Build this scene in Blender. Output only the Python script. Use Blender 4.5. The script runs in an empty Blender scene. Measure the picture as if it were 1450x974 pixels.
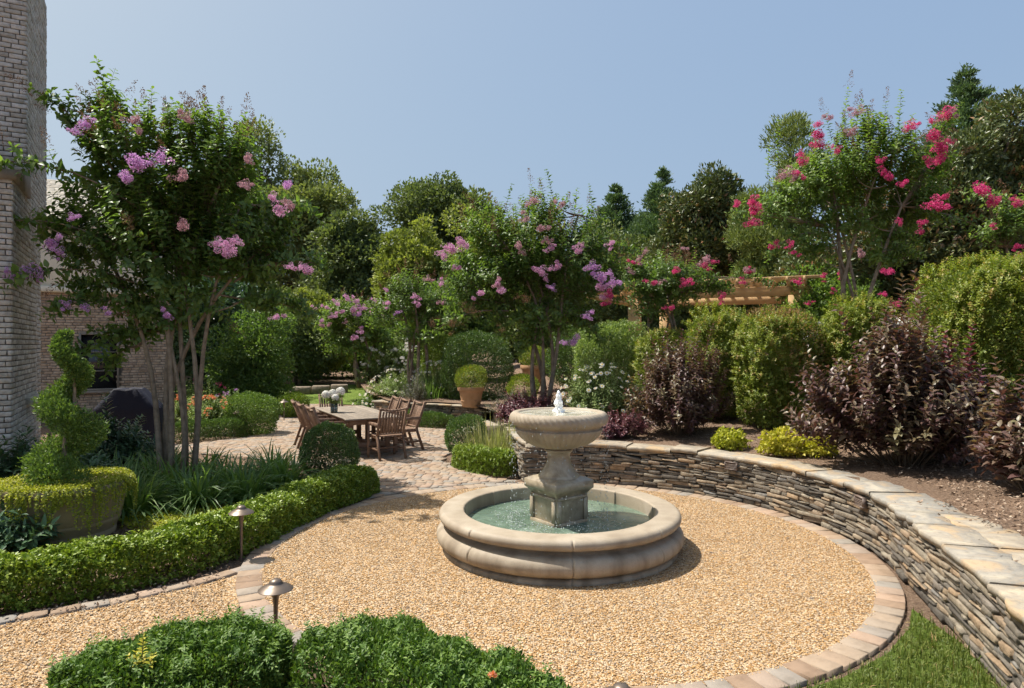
import bpy, math, random
import numpy as np
R = math.radians
S = bpy.context.scene
COL = S.collection
rng = np.random.default_rng(7)

# ------------------------------------------------------------ camera, sky, sun
F, H, CX, CY = 940.0, 2.15, 725.0, 487.0        # focal length and principal point in photo pixels, eye height in metres
cam = bpy.data.cameras.new('camera')
cam.sensor_width = 36.0
cam.lens = F / 1450.0 * 36.0
cam.clip_start = 0.05
cam.clip_end = 1500
cam_o = bpy.data.objects.new('camera', cam)
COL.objects.link(cam_o)
cam_o.location = (0, 0, H)
cam_o.rotation_euler = (R(90), 0, 0)
S.camera = cam_o

SUN_EL = R(62)
SUN_DIR = (-0.965, 0.26)                          # horizontal direction TOWARDS the sun
world = bpy.data.worlds.new('World')
S.world = world
world.use_nodes = True
wn = world.node_tree.nodes
wn.clear()
wo = wn.new('ShaderNodeOutputWorld')
bg = wn.new('ShaderNodeBackground')
sky = wn.new('ShaderNodeTexSky')
sky.sky_type = 'NISHITA'
sky.sun_disc = False
sky.sun_elevation = SUN_EL
sky.sun_rotation = math.atan2(SUN_DIR[0], SUN_DIR[1])
sky.altitude = 0
sky.air_density = 1.0
sky.dust_density = 5.0
sky.ozone_density = 4.0
bg.inputs[1].default_value = 0.096
# summer haze: the sky's contrast is flattened and a pale blue veil lies over all of it
hz = wn.new('ShaderNodeVectorMath')
hz.operation = 'MULTIPLY_ADD'
hz.inputs[1].default_value = (.62, .515, .22)
hz.inputs[2].default_value = (1.26, 1.95, 3.58)
world.node_tree.links.new(sky.outputs[0], hz.inputs[0])
world.node_tree.links.new(hz.outputs[0], bg.inputs[0])
world.node_tree.links.new(bg.outputs[0], wo.inputs[0])
sun = bpy.data.lights.new('sun', 'SUN')
sun.energy = 4.6
sun.angle = R(0.5)
sun.color = (1.0, 0.955, 0.88)
sun_o = bpy.data.objects.new('sun', sun)
COL.objects.link(sun_o)
ch = math.cos(SUN_EL)
n_ = math.hypot(*SUN_DIR)
sx, sy, sz = SUN_DIR[0] / n_ * ch, SUN_DIR[1] / n_ * ch, math.sin(SUN_EL)
sun_o.rotation_euler = (math.acos(sz), 0, math.atan2(sy, sx) + R(90))
sun_o.location = (sx * 60, sy * 60, sz * 60)
S.view_settings.view_transform = 'Standard'
S.view_settings.look = 'None'
S.view_settings.exposure = 0.68
S.view_settings.gamma = 1.0
S.view_settings.use_curve_mapping = False
S.render.engine = 'CYCLES'
S.cycles.use_adaptive_sampling = True
S.cycles.adaptive_threshold = 0.035
S.cycles.use_denoising = True
S.cycles.max_bounces = 9
S.cycles.diffuse_bounces = 6
S.cycles.glossy_bounces = 3
S.cycles.transmission_bounces = 6
S.cycles.transparent_max_bounces = 4
S.cycles.caustics_reflective = False
S.cycles.caustics_refractive = False


def P(px, py, d):
    """the point seen at a photo pixel, d metres in front of the eye"""
    return np.array([(px - CX) / F * d, d, H - (py - CY) / F * d])


def G(px, py, z=0.0):
    d = (H - z) * F / (py - CY)
    return np.array([(px - CX) / F * d, d, z])


# ------------------------------------------------------------ object helpers
def mk(name, V, Fs, mat, parent=None, smooth=False, rnd=None, midx=None):
    """one mesh object from numpy arrays; Fs is an (n,k) array or a list of such"""
    if not isinstance(Fs, (list, tuple)):
        Fs = [Fs]
    Fs = [np.asarray(f, dtype=np.int32) for f in Fs if len(f)]
    V = np.asarray(V, dtype=np.float32)
    loops = np.concatenate([f.ravel() for f in Fs])
    tot = np.concatenate([np.full(len(f), f.shape[1], dtype=np.int32) for f in Fs])
    st = np.concatenate([[0], np.cumsum(tot)[:-1]]).astype(np.int32)
    me = bpy.data.meshes.new(name)
    me.vertices.add(len(V))
    me.vertices.foreach_set('co', V.ravel())
    me.loops.add(len(loops))
    me.loops.foreach_set('vertex_index', loops)
    me.polygons.add(len(st))
    me.polygons.foreach_set('loop_start', st)
    me.polygons.foreach_set('loop_total', tot)
    if smooth:
        me.polygons.foreach_set('use_smooth', np.ones(len(st), dtype=bool))
    if rnd is not None:
        a = me.attributes.new('rnd', 'FLOAT', 'POINT')
        a.data.foreach_set('value', np.asarray(rnd, dtype=np.float32))
    for m in (mat if isinstance(mat, (list, tuple)) else [mat]):
        me.materials.append(m)
    if midx is not None:
        me.polygons.foreach_set('material_index', np.asarray(midx, dtype=np.int32))
    me.update(calc_edges=True)
    me.validate()
    o = bpy.data.objects.new(name, me)
    COL.objects.link(o)
    if parent is not None:
        o.parent = parent
    return o


def tag(o, label=None, cat=None, group=None, kind=None):
    if label: o['label'] = label
    if cat: o['category'] = cat
    if group: o['group'] = group
    if kind: o['kind'] = kind
    return o


def thing(name, label, cat, loc=(0, 0, 0), rz=0.0, group=None):
    o = bpy.data.objects.new(name, None)
    COL.objects.link(o)
    o.location = [float(c) for c in loc]
    o.rotation_euler = (0, 0, rz)
    o.empty_display_size = 0.1
    return tag(o, label, cat, group)


def dup(root, loc, rz=None, label=None, scale=None):
    c = root.copy()
    COL.objects.link(c)
    c.location = [float(v) for v in loc]
    if rz is not None: c.rotation_euler = (0, 0, rz)
    if scale: c.scale = (scale,) * 3
    if label: c['label'] = label
    for ch_ in list(root.children):
        d = ch_.copy()
        COL.objects.link(d)
        d.parent = c
        for g in list(ch_.children):
            e = g.copy()
            COL.objects.link(e)
            e.parent = d
    return c


class MB:
    """collects primitives into one mesh"""
    def __init__(self):
        self.V, self.F, self.R, self.n = [], {}, [], 0

    def add(self, V, Fs, rnd=None):
        V = np.asarray(V, dtype=float).reshape(-1, 3)
        if not isinstance(Fs, (list, tuple)):
            Fs = [Fs]
        for f in Fs:
            f = np.asarray(f)
            if len(f):
                self.F.setdefault(f.shape[1], []).append(f + self.n)
        self.V.append(V)
        r = np.zeros(len(V)) + (random.random() if rnd is None else rnd)
        self.R.append(r)
        self.n += len(V)
        return self

    def box(self, c, s, rz=0.0, ch=0.0, rnd=None, M=None):
        """box centred at c with full size s, optional chamfer on every edge (octagonal corners left simple)"""
        hx, hy, hz = s[0] / 2, s[1] / 2, s[2] / 2
        ch = min(ch, hx * .9, hy * .9, hz * .9)
        if ch > 0:
            V = []
            for z, i in ((-hz, ch), (-hz + ch, 0), (hz - ch, 0), (hz, ch)):
                x, y, c2 = hx - i, hy - i, ch * .6
                V += [(x, y - c2, z), (x - c2, y, z), (-x + c2, y, z), (-x, y - c2, z), (-x, -y + c2, z), (-x + c2, -y, z), (x - c2, -y, z), (x, -y + c2, z)]
            V = np.array(V)
            Fq = [[a * 8 + k, a * 8 + (k + 1) % 8, a * 8 + 8 + (k + 1) % 8, a * 8 + 8 + k] for a in range(3) for k in range(8)]
            Fo = [[7, 6, 5, 4, 3, 2, 1, 0], [24, 25, 26, 27, 28, 29, 30, 31]]
            Fs = [np.array(Fq), np.array(Fo)]
        else:
            V = np.array([(x, y, z) for z in (-hz, hz) for x, y in ((-hx, -hy), (hx, -hy), (hx, hy), (-hx, hy))])
            Fs = [np.array([[3, 2, 1, 0], [4, 5, 6, 7], [0, 1, 5, 4], [1, 2, 6, 5], [2, 3, 7, 6], [3, 0, 4, 7]])]
        if M is not None:
            V = V @ np.asarray(M).T
        if rz:
            c_, s_ = math.cos(rz), math.sin(rz)
            V = V @ np.array([[c_, s_, 0], [-s_, c_, 0], [0, 0, 1]])
        return self.add(V + np.asarray(c), Fs, rnd)

    def bar(self, a, b, w, h, up=(0, 0, 1), ch=0.0, rnd=None):
        a, b = np.asarray(a, float), np.asarray(b, float)
        z = b - a
        L = np.linalg.norm(z)
        z /= L
        x = np.cross(np.asarray(up, float), z)
        if np.linalg.norm(x) < 1e-5: x = np.array([1., 0, 0])
        x /= np.linalg.norm(x)
        y = np.cross(z, x)
        return self.box((a + b) / 2, (w, h, L), ch=ch, rnd=rnd, M=np.column_stack([x, y, z]))

    def tube(self, pts, rad, n=8, rnd=None, cap=True):
        V, Fq = tube_arrays(pts, rad, n)
        self.add(V, [Fq], rnd)
        if cap:
            k = len(pts)
            b = self.n - len(V)
            self.F.setdefault(n, []).append(np.array([[b + i for i in range(n)][::-1], [b + (k - 1) * n + i for i in range(n)]]))
        return self

    def lathe(self, prof, n=48, c=(0, 0, 0), mod=None, rnd=None, closed=False):
        """prof: (r,z) list; mod(theta, i) -> radius factor"""
        th = np.arange(n) * 2 * math.pi / n
        V = []
        for i, (r, z) in enumerate(prof):
            m = np.array([mod(t, i) if mod else 1.0 for t in th])
            V.append(np.column_stack([np.cos(th) * r * m, np.sin(th) * r * m, np.full(n, z)]))
        V = np.concatenate(V) + np.asarray(c)
        k = len(prof)
        Fq = []
        for i in range(k - 1 if not closed else k):
            a, b = i * n, ((i + 1) % k) * n
            j = np.arange(n)
            Fq.append(np.column_stack([a + j, a + (j + 1) % n, b + (j + 1) % n, b + j]))
        return self.add(V, [np.concatenate(Fq)], rnd)

    def build(self, name, mat, parent=None, smooth=False):
        return mk(name, np.concatenate(self.V), [np.concatenate(v) for v in self.F.values()], mat, parent, smooth, np.concatenate(self.R))


def smooth_by_angle(o, deg=35):
    me = o.data
    me.polygons.foreach_set('use_smooth', np.ones(len(me.polygons), dtype=bool))
    me.set_sharp_from_angle(angle=R(deg))
    return o


def tube_arrays(pts, rad, n=8):
    pts = np.asarray(pts, float)
    k = len(pts)
    rad = np.broadcast_to(np.asarray(rad, float), (k,))
    T = np.gradient(pts, axis=0)
    T /= np.linalg.norm(T, axis=1)[:, None] + 1e-9
    ref = np.array([0.31, 0.95, 0.05]) if abs(T[0][1]) < .9 else np.array([1., 0, 0])
    X = np.cross(T, ref)
    X /= np.linalg.norm(X, axis=1)[:, None] + 1e-9
    Y = np.cross(T, X)
    th = np.arange(n) * 2 * math.pi / n
    V = pts[:, None, :] + rad[:, None, None] * (np.cos(th)[None, :, None] * X[:, None, :] + np.sin(th)[None, :, None] * Y[:, None, :])
    j = np.arange(n)
    Fq = np.concatenate([np.column_stack([i * n + j, i * n + (j + 1) % n, (i + 1) * n + (j + 1) % n, (i + 1) * n + j]) for i in range(k - 1)])
    return V.reshape(-1, 3), Fq


def nrm(a):
    return a / (np.linalg.norm(a, axis=-1, keepdims=True) + 1e-9)


def rdir(n, g=None):
    return nrm((g or rng).normal(size=(n, 3)))


def inpoly(x, y, poly):
    x, y = np.asarray(x), np.asarray(y)
    r = np.zeros(x.shape, bool)
    p = np.asarray(poly, float)
    j = len(p) - 1
    for i in range(len(p)):
        xi, yi, xj, yj = p[i, 0], p[i, 1], p[j, 0], p[j, 1]
        c = ((yi > y) != (yj > y)) & (x < (xj - xi) * (y - yi) / (yj - yi + 1e-12) + xi)
        r ^= c
        j = i
    return r


# ------------------------------------------------------------ materials
def nodes_of(name):
    m = bpy.data.materials.new(name)
    m.use_nodes = True
    nt = m.node_tree
    nt.nodes.clear()
    out = nt.nodes.new('ShaderNodeOutputMaterial')
    return m, nt, out


def principled(nt, rough=.6, spec=.4, metal=0.0):
    b = nt.nodes.new('ShaderNodeBsdfPrincipled')
    b.inputs['Roughness'].default_value = rough
    b.inputs['Specular IOR Level'].default_value = spec
    b.inputs['Metallic'].default_value = metal
    return b


def ramp(nt, fac, cols, pos=None, interp='LINEAR'):
    r = nt.nodes.new('ShaderNodeValToRGB')
    r.color_ramp.interpolation = interp
    n = len(cols)
    while len(r.color_ramp.elements) < n:
        r.color_ramp.elements.new(0.5)
    for i, c in enumerate(cols):
        r.color_ramp.elements[i].position = pos[i] if pos else i / (n - 1)
        r.color_ramp.elements[i].color = (*c, 1)
    nt.links.new(fac, r.inputs[0])
    return r.outputs[0]


def attr(nt, name='rnd'):
    a = nt.nodes.new('ShaderNodeAttribute')
    a.attribute_name = name
    return a.outputs['Fac']


def noise(nt, scale, detail=4, rough=.55, coord='Object', out='Fac', dist=0.0):
    tc = nt.nodes.new('ShaderNodeTexCoord')
    n = nt.nodes.new('ShaderNodeTexNoise')
    n.inputs['Scale'].default_value = scale
    n.inputs['Detail'].default_value = detail
    n.inputs['Roughness'].default_value = rough
    n.inputs['Distortion'].default_value = dist
    nt.links.new(tc.outputs[coord], n.inputs['Vector'])
    return n.outputs[out]


def mixc(nt, fac, a, b, mode='MIX'):
    m = nt.nodes.new('ShaderNodeMix')
    m.data_type = 'RGBA'
    m.blend_type = mode
    for v, s in ((fac, m.inputs[0]), (a, m.inputs[6]), (b, m.inputs[7])):
        if isinstance(v, (int, float)): s.default_value = v
        elif isinstance(v, tuple): s.default_value = (*v, 1)
        else: nt.links.new(v, s)
    return m.outputs[2]


def mth(nt, op, a, b=None, clamp=False):
    m = nt.nodes.new('ShaderNodeMath')
    m.operation = op
    m.use_clamp = clamp
    for i, v in enumerate((a, b)):
        if v is None: continue
        if isinstance(v, (int, float)): m.inputs[i].default_value = v
        else: nt.links.new(v, m.inputs[i])
    return m.outputs[0]


def bump(nt, hgt, strength=.5, dist=.01):
    b = nt.nodes.new('ShaderNodeBump')
    b.inputs['Strength'].default_value = strength
    b.inputs['Distance'].default_value = dist
    nt.links.new(hgt, b.inputs['Height'])
    return b.outputs[0]


GAIN = (2.35, 1.95, 2.3)


def leaf_mat(name, cols, trans=.35, rough=.42, spec=.45, tcol=None, pos=None):
    """thin leaf: glossy front plus light passing through; colour varies from leaf to leaf"""
    m, nt, out = nodes_of(name)
    a = attr(nt)
    if 'petal' not in name: cols = [tuple(min(.6, v * k_) for v, k_ in zip(c_, (1.9, 1.8, 1.9) if 'purple' in name else GAIN)) for c_ in cols]
    c = ramp(nt, a, cols, pos)
    b = principled(nt, rough, spec)
    nt.links.new(c, b.inputs['Base Color'])
    t = nt.nodes.new('ShaderNodeBsdfTranslucent')
    k = tcol or (1.25, 1.35, .55)
    nt.links.new(mixc(nt, 1.0, c, k, 'MULTIPLY'), t.inputs[0])
    mx = nt.nodes.new('ShaderNodeMixShader')
    mx.inputs[0].default_value = trans
    nt.links.new(b.outputs[0], mx.inputs[1])
    nt.links.new(t.outputs[0], mx.inputs[2])
    nt.links.new(mx.outputs[0], out.inputs[0])
    return m


def var_mat(name, cols, rough=.75, spec=.25, nscale=20, namt=.35, bscale=60, bstr=.4, bdist=.004, pos=None, metal=0.0, dark=(.35, .33, .3), interp='LINEAR'):
    """solid matter whose colour varies from piece to piece (rnd) and over each piece (noise)"""
    m, nt, out = nodes_of(name)
    c = ramp(nt, attr(nt), cols, pos, interp) if len(cols) > 1 else None
    base = c if c is not None else cols[0]
    n1 = noise(nt, nscale, 5, .6)
    f = mth(nt, 'MULTIPLY', mth(nt, 'SUBTRACT', n1, .42, True), namt * 5, True)
    col = mixc(nt, f, base, mixc(nt, 1.0, base, dark, 'MULTIPLY'))
    b = principled(nt, rough, spec, metal)
    nt.links.new(col, b.inputs['Base Color'])
    if bstr:
        nt.links.new(bump(nt, noise(nt, bscale, 6, .65), bstr, bdist), b.inputs['Normal'])
    nt.links.new(b.outputs[0], out.inputs[0])
    return m


def plain(name, col, rough=.5, spec=.4, metal=0.0, nz=0.12, bs=0):
    return var_mat(name, [col], rough, spec, 14, nz, 40, bs, .003, metal=metal, dark=(.7, .7, .7))


M = {}
# leaves
M['crape'] = leaf_mat('crape_myrtle_leaf', [(.030, .062, .018), (.050, .098, .022), (.085, .145, .030)], .46, .40, .4)
M['crape_y'] = leaf_mat('crape_myrtle_leaf_light', [(.040, .078, .020), (.062, .118, .026), (.10, .16, .035)], .46, .42, .4)
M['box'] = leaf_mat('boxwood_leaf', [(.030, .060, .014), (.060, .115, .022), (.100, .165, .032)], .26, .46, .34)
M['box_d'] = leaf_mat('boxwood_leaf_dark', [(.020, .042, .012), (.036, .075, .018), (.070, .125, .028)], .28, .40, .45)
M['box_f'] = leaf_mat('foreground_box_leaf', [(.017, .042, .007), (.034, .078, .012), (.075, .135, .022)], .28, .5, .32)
M['holly'] = leaf_mat('clipped_hedge_leaf', [(.034, .064, .008), (.072, .126, .014), (.130, .190, .024)], .28, .42, .4)
M['box_y'] = leaf_mat('yellowing_boxwood_leaf', [(.036, .064, .011), (.070, .112, .017), (.122, .162, .026), (.16, .13, .04)], .33, .45, .4, pos=[0, .45, .85, 1])
M['box_t'] = leaf_mat('browned_boxwood_leaf', [(.060, .065, .020), (.110, .100, .035), (.16, .11, .05), (.18, .11, .055)], .30, .5, .3)
M['purple'] = leaf_mat('purple_leaf', [(.034, .016, .020), (.070, .030, .036), (.130, .062, .062)], .25, .40, .5, (1.5, .7, .6))
M['purple_g'] = leaf_mat('purple_leaf_olive', [(.042, .020, .023), (.068, .040, .034), (.110, .105, .050)], .28, .40, .5, (1.3, 1.0, .6))
M['lily'] = leaf_mat('lily_blade', [(.035, .075, .020), (.060, .120, .030), (.100, .165, .045)], .42, .42, .4)
M['jenny'] = leaf_mat('lime_trailing_leaf', [(.085, .12, .010), (.14, .175, .016), (.20, .235, .026)], .35, .5, .3)
M['lime'] = leaf_mat('lime_bush_leaf', [(.11, .14, .015), (.19, .215, .022), (.26, .26, .045)], .35, .5, .3)
M['laurel'] = leaf_mat('laurel_leaf', [(.016, .040, .019), (.030, .068, .030), (.050, .098, .036)], .2, .38, .4)
M['varie'] = leaf_mat('striped_grass_blade', [(.06, .10, .03), (.14, .17, .065), (.26, .265, .14)], .35, .45, .35)
M['oak'] = leaf_mat('far_tree_leaf', [(.035, .058, .022), (.062, .095, .032), (.10, .14, .045)], .30, .5, .3)
M['tulip'] = leaf_mat('tall_tree_leaf', [(.045, .070, .028), (.080, .115, .038), (.13, .165, .055)], .32, .5, .3)
M['yellowtree'] = leaf_mat('light_tree_leaf', [(.060, .090, .020), (.110, .150, .032), (.17, .21, .05)], .35, .5, .3)
M['conifer'] = leaf_mat('conifer_spray', [(.028, .058, .026), (.048, .090, .036), (.075, .125, .045)], .18, .55, .25)
M['crypt'] = leaf_mat('feathery_conifer_spray', [(.050, .080, .022), (.075, .115, .030), (.115, .155, .045)], .2, .55, .25)
M['magnolia'] = leaf_mat('magnolia_leaf', [(.030, .052, .018), (.060, .086, .028), (.11, .080, .035), (.15, .09, .04)], .15, .38, .4, pos=[0, .6, .8, 1])
M['turf'] = leaf_mat('grass_blade', [(.030, .055, .010), (.055, .088, .016), (.090, .115, .028), (.20, .16, .07)], .30, .5, .3, pos=[0, .5, .85, 1])
M['perennial'] = leaf_mat('perennial_leaf', [(.050, .090, .028), (.090, .150, .045), (.16, .22, .08)], .35, .5, .3)
M['greyleaf'] = leaf_mat('grey_green_leaf', [(.05, .07, .05), (.08, .10, .075), (.12, .14, .11)], .3, .6, .2)
# flowers
def flower_mat(name, cols):
    return leaf_mat(name, cols, .35, .6, .2, (1.1, 1.0, 1.1))
M['lav'] = flower_mat('lavender_petal', [(.40, .18, .46), (.62, .34, .62), (.80, .58, .78)])
M['lilac'] = flower_mat('pale_pink_petal', [(.52, .22, .42), (.68, .38, .56), (.80, .58, .70)])
M['pink'] = flower_mat('hot_pink_petal', [(.42, .02, .13), (.66, .05, .22), (.78, .20, .36)])
M['dusty'] = flower_mat('faded_pink_petal', [(.32, .17, .20), (.50, .29, .32), (.64, .44, .46)])
M['white'] = flower_mat('white_petal', [(.70, .72, .62), (.80, .80, .74), (.84, .84, .80)])
M['orange'] = flower_mat('orange_petal', [(.70, .20, .04), (.78, .34, .14), (.80, .50, .34)])
M['seed'] = leaf_mat('seed_panicle', [(.055, .034, .020), (.085, .055, .030), (.12, .08, .045)], .2, .7, .2)
M['eye'] = plain('flower_eye', (.60, .38, .04), .8)
# solids
M['bark'] = var_mat('smooth_tan_bark', [(.22, .165, .115), (.32, .25, .18)], .8, .2, 9, .5, 30, .5, .01)
M['darkbark'] = var_mat('dark_bark', [(.06, .05, .04), (.12, .10, .08)], .9, .15, 8, .5, 30, .6, .02)
M['twig'] = var_mat('twig', [(.10, .075, .05), (.16, .12, .08)], .85, .15, 8, .3, 30, 0)
M['wallstone'] = var_mat('dry_stacked_fieldstone', [(.10, .088, .075), (.17, .15, .125), (.24, .205, .16), (.31, .27, .21), (.34, .24, .15), (.20, .19, .175)], .85, .25, 11, .5, 45, .9, .012, interp='LINEAR')
M['dirt'] = var_mat('dark_joint_soil', [(.05, .042, .034)], .95, .1, 9, .4, 40, .6, .01)
M['brickgrey'] = var_mat('whitewashed_grey_brick', [(.40, .36, .305), (.48, .44, .38), (.54, .50, .44), (.60, .56, .51)], .9, .15, 14, .45, 60, .7, .008, dark=(.45, .42, .38))
M['bricktan'] = var_mat('tan_brick', [(.38, .27, .18), (.48, .36, .25), (.56, .43, .31), (.36, .28, .21)], .9, .15, 14, .4, 60, .6, .006)
M['mortar'] = var_mat('mortar', [(.25, .23, .20)], .95, .1, 9, .3, 60, .5, .005)
M['mortard'] = var_mat('grey_mortar', [(.20, .18, .155)], .95, .1, 9, .3, 60, .5, .005)
M['ledge'] = var_mat('cast_stone_ledge', [(.30, .25, .20)], .8, .2, 6, .4, 50, .4, .006)
M['cream'] = plain('cream_painted_board', (.72, .66, .52), .5)
M['shingle'] = var_mat('weathered_shingle', [(.33, .30, .25), (.42, .385, .33), (.48, .45, .39)], .9, .15, 7, .3, 50, .4, .006)
M['windowframe'] = plain('taupe_window_frame', (.22, .19, .15), .5)
M['glass'] = plain('dark_window_glass', (.015, .017, .02), .06, .6, nz=0)
M['navy'] = var_mat('navy_canvas_cover', [(.010, .011, .024)], .7, .3, 4, .3, 16, .6, .02, dark=(.6, .6, .65))
M['teak'] = var_mat('weathered_teak', [(.16, .095, .062), (.22, .135, .09), (.28, .18, .125)], .65, .3, 8, .4, 60, .3, .004)
M['teak_g'] = var_mat('greyed_teak', [(.24, .20, .16), (.30, .25, .20)], .75, .25, 8, .4, 60, .3, .004)
M['bronze'] = plain('bronze_lamp_metal', (.16, .125, .10), .42, .5, .55, .2)
M['cedar'] = var_mat('new_cedar_lumber', [(.50, .33, .16), (.58, .39, .20), (.62, .43, .23)], .7, .25, 5, .35, 50, .2, .004, dark=(.75, .66, .55))
M['terra'] = var_mat('pale_terracotta', [(.42, .25, .14)], .85, .2, 6, .45, 40, .4, .006, dark=(.70, .68, .62))
M['urn'] = var_mat('aged_brown_clay', [(.32, .25, .165)], .8, .25, 5, .4, 40, .4, .006, dark=(.6, .6, .55))
M['whitepaint'] = plain('white_plastic', (.78, .78, .76), .4)
M['black'] = plain('black_plastic', (.012, .012, .014), .4)
M['palestone'] = var_mat('pale_stone_pillar', [(.50, .46, .44), (.60, .56, .54)], .8, .2, 8, .3, 40, .4, .006)
M['grille'] = plain('bronze_grille', (.16, .12, .10), .5, .5, .1)

def special(name, build_fn):
    m, nt, out = nodes_of(name)
    build_fn(nt, out)
    M[name] = m


def _cap(nt, out):
    c = ramp(nt, attr(nt), [(.24, .19, .135), (.34, .27, .185), (.38, .32, .24), (.27, .26, .235)])
    patch = ramp(nt, noise(nt, 3.2, 4, .55, dist=.6), [(.42, .29, .16), (.24, .225, .20), (.44, .38, .29)], [.38, .5, .64])
    c = mixc(nt, .6, c, patch)
    st = mth(nt, 'MULTIPLY', mth(nt, 'SUBTRACT', noise(nt, 18, 6, .7), .5, True), 3.0, True)
    c = mixc(nt, st, c, mixc(nt, 1.0, c, (.55, .52, .48), 'MULTIPLY'))
    b = principled(nt, .8, .25)
    nt.links.new(c, b.inputs['Base Color'])
    nt.links.new(bump(nt, noise(nt, 22, 7, .6), .6, .012), b.inputs['Normal'])
    nt.links.new(b.outputs[0], out.inputs[0])
special('capstone', _cap)


def _fount(nt, out):
    base = ramp(nt, noise(nt, 2.4, 5, .6, dist=.4), [(.28, .225, .165), (.355, .295, .22), (.41, .35, .275)], [.3, .5, .7])
    fine = mth(nt, 'MULTIPLY', mth(nt, 'SUBTRACT', noise(nt, 70, 6, .7), .5, True), 2.2, True)
    c = mixc(nt, fine, base, (.23, .19, .14))
    # water stains: streaky, stretched along the vertical, strongest low on the stone
    tc = nt.nodes.new('ShaderNodeTexCoord')
    mp = nt.nodes.new('ShaderNodeMapping')
    mp.inputs['Scale'].default_value = (3, 3, .5)
    nt.links.new(tc.outputs['Object'], mp.inputs['Vector'])
    n2 = nt.nodes.new('ShaderNodeTexNoise')
    n2.inputs['Scale'].default_value = 1.6
    n2.inputs['Detail'].default_value = 6
    nt.links.new(mp.outputs[0], n2.inputs['Vector'])
    sep = nt.nodes.new('ShaderNodeSeparateXYZ')
    nt.links.new(tc.outputs['Object'], sep.inputs[0])
    low = mth(nt, 'SUBTRACT', 1.0, mth(nt, 'MULTIPLY', mth(nt, 'SUBTRACT', sep.outputs[2], .02, True), 2.6, True), True)
    s = mth(nt, 'MULTIPLY', mth(nt, 'SUBTRACT', n2.outputs[0], .45, True), mth(nt, 'ADD', mth(nt, 'MULTIPLY', low, 5.5), 1.9), True)
    c = mixc(nt, mth(nt, 'MULTIPLY', s, .8), c, (.17, .13, .088))
    b = principled(nt, .62, .35)
    nt.links.new(c, b.inputs['Base Color'])
    nt.links.new(bump(nt, noise(nt, 90, 6, .7), .35, .003), b.inputs['Normal'])
    nt.links.new(b.outputs[0], out.inputs[0])
special('cast_stone', _fount)


def _wet(nt, out):
    base = ramp(nt, noise(nt, 9, 6, .65, dist=.4), [(.22, .175, .12), (.33, .27, .19), (.44, .37, .27)], [.32, .5, .68])
    b = principled(nt, .28, .5)
    nt.links.new(base, b.inputs['Base Color'])
    nt.links.new(bump(nt, noise(nt, 60, 6, .7), .35, .004), b.inputs['Normal'])
    nt.links.new(b.outputs[0], out.inputs[0])
special('wet_stone', _wet)


def _paver(nt, out):
    c = ramp(nt, attr(nt), [(.26, .18, .125), (.31, .225, .16), (.34, .26, .19), (.26, .235, .205), (.36, .255, .185)])
    st = mth(nt, 'MULTIPLY', mth(nt, 'SUBTRACT', noise(nt, 7, 6, .65), .45, True), 3.0, True)
    c = mixc(nt, st, c, mixc(nt, 1.0, c, (.68, .66, .63), 'MULTIPLY'))
    b = principled(nt, .85, .2)
    nt.links.new(c, b.inputs['Base Color'])
    nt.links.new(bump(nt, noise(nt, 60, 6, .7), .5, .006), b.inputs['Normal'])
    nt.links.new(b.outputs[0], out.inputs[0])
special('paver', _paver)


def _gravel(nt, out):
    tc = nt.nodes.new('ShaderNodeTexCoord')
    v = nt.nodes.new('ShaderNodeTexVoronoi')
    v.inputs['Scale'].default_value = 62
    nt.links.new(tc.outputs['Object'], v.inputs['Vector'])
    sp = nt.nodes.new('ShaderNodeSeparateColor')
    nt.links.new(v.outputs['Color'], sp.inputs[0])
    c = ramp(nt, sp.outputs[0], [(.22, .12, .045), (.42, .245, .10), (.50, .33, .17), (.58, .45, .31), (.28, .21, .14)])
    gap = mth(nt, 'MULTIPLY', mth(nt, 'SUBTRACT', v.outputs['Distance'], .45, True), 2.4, True)
    c = mixc(nt, gap, c, (.12, .07, .035))
    b = principled(nt, .75, .3)
    nt.links.new(c, b.inputs['Base Color'])
    inv = mth(nt, 'SUBTRACT', 1.0, v.outputs['Distance'])
    nt.links.new(bump(nt, inv, .9, .012), b.inputs['Normal'])
    nt.links.new(b.outputs[0], out.inputs[0])
special('gravel_bed', _gravel)


def _pebble(nt, out):
    c = ramp(nt, attr(nt), [(.27, .148, .052), (.52, .305, .115), (.58, .385, .19), (.72, .59, .41), (.30, .24, .19), (.58, .345, .125)])
    # broad, soft differences where the gravel is dusty or has been scuffed
    s = mth(nt, 'MULTIPLY', mth(nt, 'SUBTRACT', noise(nt, 1.1, 5, .6, dist=.5), .42, True), 3.0, True)
    c = mixc(nt, s, c, mixc(nt, 1.0, c, (.80, .79, .78), 'MULTIPLY'))
    b = principled(nt, .6, .35)
    nt.links.new(c, b.inputs['Base Color'])
    nt.links.new(b.outputs[0], out.inputs[0])
special('pebble', _pebble)


def _mulch(nt, out):
    c = ramp(nt, noise(nt, 40, 8, .75), [(.085, .056, .040), (.19, .13, .092), (.32, .235, .17)], [.35, .5, .68])
    big = noise(nt, 1.2, 3, .5)
    c = mixc(nt, mth(nt, 'MULTIPLY', mth(nt, 'SUBTRACT', big, .4, True), 2.0, True), c, mixc(nt, 1.0, c, (1.25, 1.2, 1.15), 'MULTIPLY'))
    b = principled(nt, .95, .1)
    nt.links.new(c, b.inputs['Base Color'])
    nt.links.new(bump(nt, noise(nt, 55, 8, .75), 1.0, .03), b.inputs['Normal'])
    nt.links.new(b.outputs[0], out.inputs[0])
special('mulch', _mulch)
M['chip'] = var_mat('bark_chip', [(.10, .065, .045), (.21, .145, .10), (.34, .245, .18), (.46, .37, .28)], .95, .1, 30, .2, 60, 0)


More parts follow.
